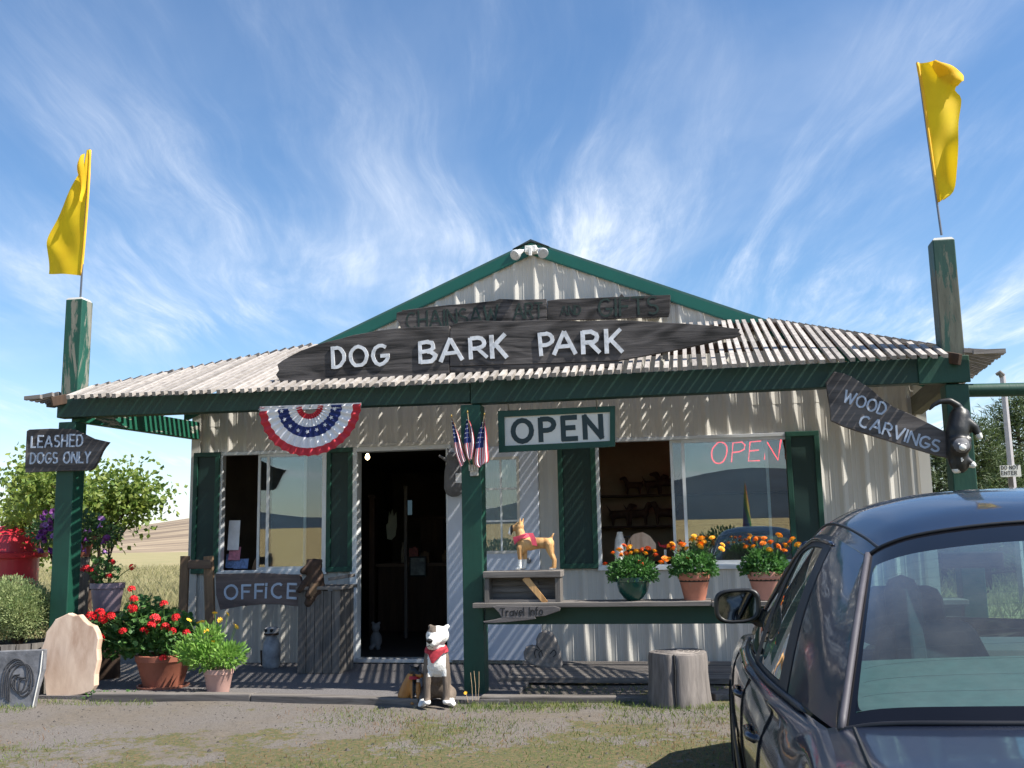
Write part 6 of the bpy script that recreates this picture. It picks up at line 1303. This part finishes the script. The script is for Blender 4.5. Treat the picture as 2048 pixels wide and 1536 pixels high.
mb = MB(); mb.box(XCAR-.72, XCAR+.72, 1.3, 6.4, GC+.2, GC+.26); mb.build('floor_pan', 'trim', car)
# greenhouse curves (left side)
BELT = [(.272, 2.20, .895), (.225, 2.50, .905), (.185, 2.9, .905), (.172, 3.3, .90), (.178, 3.8, .89), (.215, 4.30, .885)]
RAIL = [(.450, 2.86, 1.235), (.432, 3.02, 1.262), (.408, 3.25, 1.290), (.392, 3.50, 1.288), (.362, 3.78, 1.222), (.300, 4.05, 1.07), (.225, 4.33, .895)]
NB = 61; bc, rc = crv(BELT, NB), crv(RAIL, NB)
def sidept(t, s, push=0):
    k = t*(NB-1); i = min(int(k), NB-2); f = k-i; a = bc[i].lerp(bc[i+1], f); b_ = rc[i].lerp(rc[i+1], f); p = a.lerp(b_, s); w = math.sin(s*math.pi)*.022*(1-t*.6); p.x -= w+push; p.z += w*.3; return p
def spatch(t0, t1, s0, s1, push=0, nt=16, ns=8, mir=False):
    r = [[tuple(sidept(t0+(t1-t0)*i/nt, (s0(t0+(t1-t0)*i/nt) if callable(s0) else s0)+((s1(t0+(t1-t0)*i/nt) if callable(s1) else s1)-(s0(t0+(t1-t0)*i/nt) if callable(s0) else s0))*j/ns, push)) for j in range(ns+1)] for i in range(nt+1)]
    return [[mx_(p) for p in q] for q in r] if mir else r
# roof between the rails
ZC = .135
def roofc(k, cr): a = rc[k]; b_ = Vector(mx_(a)); return [(a.x, a.y, a.z), (a.x+.05, a.y, a.z+cr*.35), (a.x+.14, a.y-.0, a.z+cr*.66), (a.x+.32, a.y, a.z+cr*.92), (XCAR, a.y, a.z+cr), (b_.x-.32, a.y, a.z+cr*.92), (b_.x-.14, a.y, a.z+cr*.66), (b_.x-.05, a.y, a.z+cr*.35), tuple(b_)]
def bowed(c, b): return [(x, y+b*(1-((x-XCAR)/.6)**2), z) for x, y, z in c]
mb = MB(); rows_r = loft([bowed(roofc(0, .085), -.10), bowed(roofc(9, .118), -.06), bowed(roofc(19, .132), 0), bowed(roofc(29, .128), .0), bowed(roofc(38, .10), .10)], 60, 40); mb.grid(rows_r); mb.build('roof', 'carpaint', car, smooth='all')
hdr = rows_r[0]; fhdr = rows_r[-1]
# rear glass: painted border, rubber trim, tinted pane
base = crv([(.272, 2.20, .900), (.36, 2.17, .918), (.55, 2.11, .932), (1.0, 2.06, .945), (1.45, 2.11, .932), (1.64, 2.17, .918), (1.728, 2.20, .900)], 61)
def rg(u, v):
    k = u*60; i = min(int(k), 59); f = k-i; a = base[i].lerp(base[i+1], f); j = u*59; q = min(int(j), 58); b_ = Vector(hdr[q]).lerp(Vector(hdr[q+1]), j-q) ; p = a.lerp(b_, v); w = math.sin(v*math.pi)*.02; p.z += w; p.y -= w*.8; return p
# drip mouldings along the roof edge
for mir in (0, 1):
    f_ = (lambda p: mx_(p)) if mir else (lambda p: tuple(p))
    mb = MB(); mb.tube([f_(Vector(rows_r[j][5])+Vector((0, 0, .001))) for j in range(0, 40)], .0045, 6); mb.build('roof_moulding', 'trim', car, smooth='all')
    mb = MB(); mb.grid([[f_(Vector(rg(0, v))+Vector((-.002, 0, 0))) for v in np.linspace(0, 1, 11)]]+spatch(0, .30, 0, 1, 0, 14, 10, mir)); mb.build('rear_pillar', 'carpaint', car, smooth='all')
    mb = MB(); mb.grid(spatch(.30, 1, lambda t: .90-.12*max(0, t-.6), 1, 0, 34, 4, mir)); mb.grid(spatch(.30, 1, 0, lambda t: .03+.25*max(0, t-.8), 0, 34, 3, mir)); mb.build('window_surround', 'trim', car, smooth='all')
    mb = MB(); mb.tube([f_(sidept(t, .955, .004)) for t in np.linspace(.26, 1, 50)], [.001]+[.007]*49, 6); mb.build('door_frame_edge', 'carpaint', car, smooth='all')
    mb = MB(); mb.grid(spatch(.58, .64, .02, .92, .002, 4, 8, mir)); mb.build('centre_pillar', 'trim', car, smooth='all')
    mb = MB(); mb.grid(spatch(.28, .335, .0, .93, .002, 4, 8, mir)); mb.build('quarter_trim', 'trim', car, smooth='all')
    mb = MB(); mb.grid(spatch(.335, .58, .03, .90, -.004, 10, 8, mir)); w = mb.build('side_window', 'carglass', car, smooth='all')
    # front side glass is wound half down
    mb = MB(); mb.grid(spatch(.64, .94, .03, lambda t: .90-.12*max(0, t-.6) if mir else .62, -.004, 10, 8, mir)); w = mb.build('side_window', 'wsglass', car, smooth='all')
    mb = MB(); mb.tube([f_(sidept(t, .0, .012)) for t in np.linspace(.14, .97, 44)], [.002, .005]+[.008]*42, 6); mb.build('belt_moulding', 'trim', car, smooth='all')
    # door seams and handles
    for y in (2.62, 3.42, 4.42):
        pts = []
        hw, bo, bz, lo = stv(y)
        for q in crv([(bo+.045, 0, bz-.004), (hw-.045, 0, bz-.033), (hw-.008, 0, bz-.11), (hw+.002, 0, bz-.24), (hw-.010, 0, bz-.38), (hw-.03, 0, lo+GC+.12)], 14): pts.append(f_((XCAR-q.x, y-(.10*max(0, .9-q.z) if y < 2.7 else 0), q.z)))
        mb = MB(); mb.tube(pts, .0035, 5); mb.build('door_seam', 'blackm', car)
    for y in (2.78, 3.58): hw, bo, bz, lo = stv(y); mb = MB(); mb.tube([f_((XCAR-hw+.012, y, bz-.13)), f_((XCAR-hw-.006, y+.03, bz-.125)), f_((XCAR-hw-.006, y+.14, bz-.125)), f_((XCAR-hw+.012, y+.17, bz-.13))], .011, 8); mb.build('door_handle', 'carpaint', car, smooth='all')
    pts = []; 
    for y in np.linspace(1.35, 5.0, 40): hw, bo, bz, lo = stv(y); pts.append((y, hw))
    mb = MB(); mb.grid([[f_((XCAR-hw-.006+dx, y, .47+dz)) for dx, dz in ((.006, .03), (-.002, .026), (-.002, -.026), (.006, -.03))] for y, hw in pts if all(abs(y-w) > WR_+.03 for w in WY)]); mb.build('side_moulding', 'trim', car)
    for w in WY:
        c = Vector((XCAR-.755, w, GC+.315)); sgn = -1
        mb = MB(); pts = [(.20, -.10), (.30, -.105), (.315, -.085), (.318, 0), (.315, .085), (.30, .105), (.20, .10)]
        mb.lathe([(r, z) for r, z in pts], 36, (0, 0, 0), cap=False); mb.v = [f_((c.x+v[2], c.y+v[0], c.z+v[1])) for v in mb.v]; wh = mb.build('wheel', 'tyre', car, smooth=40)
        mb = MB(); mb.lathe([(.205, -.09), (.20, -.06), (.12, -.05), (.05, -.075), (.001, -.078)], 30, (0, 0, 0), cap=False); mb.v = [f_((c.x+v[2], c.y+v[0], c.z+v[1])) for v in mb.v]; mb.build('rim', 'rim', wh, smooth=30)
        for k in range(7): t = 2*math.pi*k/7; a = f_((c.x-.065, c.y+.06*math.cos(t), c.z+.06*math.sin(t))); b_ = f_((c.x-.075, c.y+.19*math.cos(t), c.z+.19*math.sin(t))); mb = MB(); mb.bar(a, b_, .04, .03, up=(1, 0, 0)); mb.build('spoke', 'rim', wh)
        mb = MB(); rows = []
        for x_ in (-.02, .25): rows.append([f_((XCAR-.845+x_, w+(WR_+.004)*math.cos(t), GC+.30+(WR_+.004)*math.sin(t))) for t in np.linspace(-.3, math.pi+.3, 24)])
        mb.grid(rows); mb.build('wheel_arch', 'blackm', car, smooth='all')
def rpatch(u0, u1, v0, v1, n, m, d=0): return [[tuple(rg(u0+(u1-u0)*i/n, v0+(v1-v0)*j/m)+Vector((0, -d, d))) for i in range(n+1)] for j in range(m+1)]
U0, V0, V1 = .058, .065, .86
def rounded(u, v): return u, v
mb = MB(); mb.grid(rpatch(0, U0, 0, 1, 4, 24)); mb.grid(rpatch(1-U0, 1, 0, 1, 4, 24)); mb.grid(rpatch(U0, 1-U0, 0, V0, 30, 4)); mb.grid(rpatch(U0, 1-U0, V1, 1, 30, 4)); mb.build('rear_window_border', 'frit', car, smooth='all')
mb = MB() # corner fillets of the painted border
for su in (0, 1):
    for sv in (0, 1):
        u_c = U0 if su == 0 else 1-U0; v_c = V0 if sv == 0 else V1; du_, dv = (.028, .07); du_ *= 1 if su == 0 else -1; dv *= 1 if sv == 0 else -1
        arcp = [rg(u_c+du_*(1-math.cos(t)), v_c+dv*(1-math.sin(t))) for t in np.linspace(0, math.pi/2, 7)]
        c = rg(u_c, v_c); mb.add([c]+arcp, [(0, k, k+1) for k in range(1, 7)])
mb.v = [(v[0], v[1]-.0012, v[2]+.0012) for v in mb.v]; mb.build('rear_window_corner', 'frit', car, smooth='all', fixn=False)
mb = MB(); mb.grid(rpatch(U0, 1-U0, V0, V1, 30, 16)); rw = mb.build('rear_window', 'carglass', car, smooth='all'); 
for k in range(1, 13): mb = MB(); v = V0+(V1-V0)*k/13; mb.tube([rg(u, v)+Vector((0, .002, -.002)) for u in np.linspace(U0+.02, 1-U0-.02, 24)], .00035, 3); mb.build('heater_line', 'trim', rw)
for u_q in (.004, .996): mb = MB(); mb.tube([rg(u_q, v)+Vector((0, -.004, .004)) for v in np.linspace(0, 1, 20)], .0085, 6); mb.build('rear_window_trim', 'seal', car, smooth='all')
mb = MB(); mb.tube([rg(u, 1)+Vector((0, -.002, .002)) for u in np.linspace(0, 1, 40)], .005, 6); mb.build('rear_window_seal', 'trim', car, smooth='all'); mb = MB(); mb.tube([rg(u, 0)+Vector((0, -.002, .003)) for u in np.linspace(0, 1, 40)], .006, 6); mb.build('rear_window_seal', 'trim', car, smooth='all')
# trunk seam from the glass corner back
pts = []
for y in np.linspace(2.16, 1.22, 16): hw, bo, bz, lo = stv(y); pts.append((XCAR-bo+.045, y-.01, bz+.0125+.006))
for f_ in (lambda p: tuple(p), mx_): mb = MB(); mb.tube([f_(p) for p in pts], .004, 5); mb.build('trunk_seam', 'blackm', car)
# windscreen
wb = crv([(.235, 4.33, .895), (.45, 4.50, .92), (1.0, 4.60, .94), (1.55, 4.50, .92), (1.765, 4.33, .895)], 31)
mb = MB(); mb.grid([[tuple(wb[i].lerp(Vector(fhdr[int(i*59/30)]), v)+Vector((0, 0, .015*math.sin(v*math.pi)))) for i in range(31)] for v in np.linspace(0, 1, 12)]); mb.build('windscreen', 'wsglass', car, smooth='all')
for f_ in (lambda p: tuple(p), mx_): mb = MB(); mb.tube([f_(Vector(rc[k])+Vector((.012, .0, .004))) for k in range(37, NB)], [.02]*8+[.026]*(NB-45), 8); mb.build('front_pillar', 'carpaint', car, smooth='all')
# cabin
mb = MB(); mb.grid([[(XCAR+x*.70, y-.08*(1-x*x), z+.03*(1-x*x)) for x in np.linspace(-1, 1, 16)] for y, z in ((2.22, .885), (2.4, .905), (2.70, PY(1800, 1305, 2.66).z-.03), (2.76, .90))]); mb.build('parcel_shelf', 'shelf', car, smooth='all')
def seat(x, y, w, hgt, nm='front_seat', par=car):
    s = None; mb = MB(); mb.bar((x, y, .30), (x, y-.16, hgt), w, .12, up=(0, 1, 0), taper=.86); s = mb.build(nm, 'seat', par, bevel=.04)
    mb = MB(); mb.bar((x, y+.28, .28), (x, y+.26, .40), w, .50, up=(0, 1, 0)); mb.build('cushion', 'seat', s, bevel=.03); return s
s1 = seat(XCAR-.37, 3.55, .52, .93); s2 = seat(XCAR+.37, 3.55, .52, .93)
for s, x in ((s1, XCAR-.37), (s2, XCAR+.37)): mb = MB(); mb.bar((x, 3.39, .95), (x, 3.37, 1.13), .27, .10, up=(0, 1, 0), taper=.85); mb.build('headrest', 'seat', s, bevel=.035)
mb = MB(); mb.bar((XCAR, 2.75, .30), (XCAR, 2.63, .87), 1.28, .13, up=(0, 1, 0)); rs_ = mb.build('rear_seat', 'seat', car, bevel=.03)
mb = MB(); mb.bar((XCAR, 3.0, .3), (XCAR, 3.0, .40), 1.28, .5, up=(0, 1, 0)); mb.build('cushion', 'seat', rs_, bevel=.03)
# rear headrests (the big dark shapes behind the glass)
xr_ = PY(1852, 1240, 2.74).x; xr2 = PY(1945, 1290, 2.74).x
a = MB(); a.bar(((xr_+.47)/2, 2.73, .90), ((xr_+.47)/2, 2.77, PY(1800, 1150, 2.75).z), xr_-.47, .11, up=(0, 1, 0), taper=.90); a.build('headrest', 'seat', rs_, bevel=.045)
a = MB(); a.bar((xr2-.10, 2.74, .90), (xr2-.10, 2.76, PY(1890, 1240, 2.75).z), .34, .10, up=(0, 1, 0), taper=.62); a.build('headrest', 'seat', rs_, bevel=.045)
a = MB(); a.bar((XCAR+.42, 2.73, .90), (XCAR+.42, 2.77, 1.15), .36, .11, up=(0, 1, 0), taper=.88); a.build('headrest', 'seat', rs_, bevel=.045)
mb = MB(); mb.box(XCAR-.70, XCAR+.70, 4.0, 4.4, .55, .88); mb.build('dashboard', 'dash', car, bevel=.06)
mb = MB(); n = 30; c = Vector((XCAR-.37, 3.93, .86)); u_, v_ = Vector((1, 0, 0)), Vector((0, .35, .94)); pts = [c+(u_*math.cos(t)+v_*math.sin(t))*.185 for t in np.linspace(0, 2*math.pi, n)]; mb.tube(pts, .015, 8, cap=False); sw_ = mb.build('steering_wheel', 'trim', car, smooth='all')
mb = MB(); mb.bar(c-u_*.18, c+u_*.18, .05, .03); mb.bar(c, c-v_*.18, .04, .03, up=(1, 0, 0)); mb.tube([c, c+Vector((0, .18, -.05))], .04, 8); mb.build('hub', 'trim', sw_)
mb = MB(); mb.bar((XCAR-.10, 4.02, 1.19), (XCAR+.12, 4.02, 1.19), .012, .06); mb.build('rear_view_mirror', 'trim', car, bevel=.01)
for f_ in (lambda p: tuple(p), mx_):
    mb = MB(); mb.bar(f_((.26, 4.24, .72)), f_((.26, 3.9, .72)), .05, .30, up=(0, 0, 1)); mb.bar(f_((.22, 3.9, .6)), f_((.22, 2.6, .6)), .05, .52, up=(0, 0, 1)); mb.build('door_lining', 'dash', car)
# wing mirrors
for k, f_ in enumerate((lambda p: tuple(p), mx_)):
    cen = Vector((.150, 4.08, 1.022)); pts = []; n = 26
    def sup(t, a, b_, e=.62): c_, s_ = math.cos(t), math.sin(t); return a*math.copysign(abs(c_)**e, c_), b_*math.copysign(abs(s_)**e, s_)
    rings = []
    for sc, dy in ((.80, .0), (.90, -.008), (1.0, .0), (1.0, .03), (.92, .075), (.70, .115), (.35, .135)):
        ring = []
        for q in range(n):
            x_, z_ = sup(2*math.pi*q/n, .090*sc, .066*sc); z_ += x_*.10*(1 if x_ > 0 else .25); ring.append(f_((cen.x+x_, cen.y+dy, cen.z+z_)))
        rings.append(ring)
    vs = [p for r in rings for p in r]; R = len(rings); fs = [(i*n+q, i*n+(q+1) % n, (i+1)*n+(q+1) % n, (i+1)*n+q) for i in range(R-1) for q in range(n)]+[tuple((R-1)*n+q for q in range(n))]
    mb = MB(); mb.add(vs, fs); mr_ = mb.build('wing_mirror', 'black' if k == 0 else 'carpaint', car, smooth='all')
    mb = MB(); mb.add([f_((cen.x+x_*.83, cen.y+.004, cen.z+z_*.83+x_*.10*(1 if x_ > 0 else .25))) for x_, z_ in [sup(2*math.pi*q/n, .090, .066) for q in range(n)]], [tuple(range(n))]); mb.build('mirror_glass', 'mirror', mr_, fixn=False)
    mb = MB(); mb.bar(f_((.215, 4.13, .99)), f_((.262, 4.17, .955)), .07, .06); mb.build('mirror_arm', 'trim', mr_, bevel=.01)
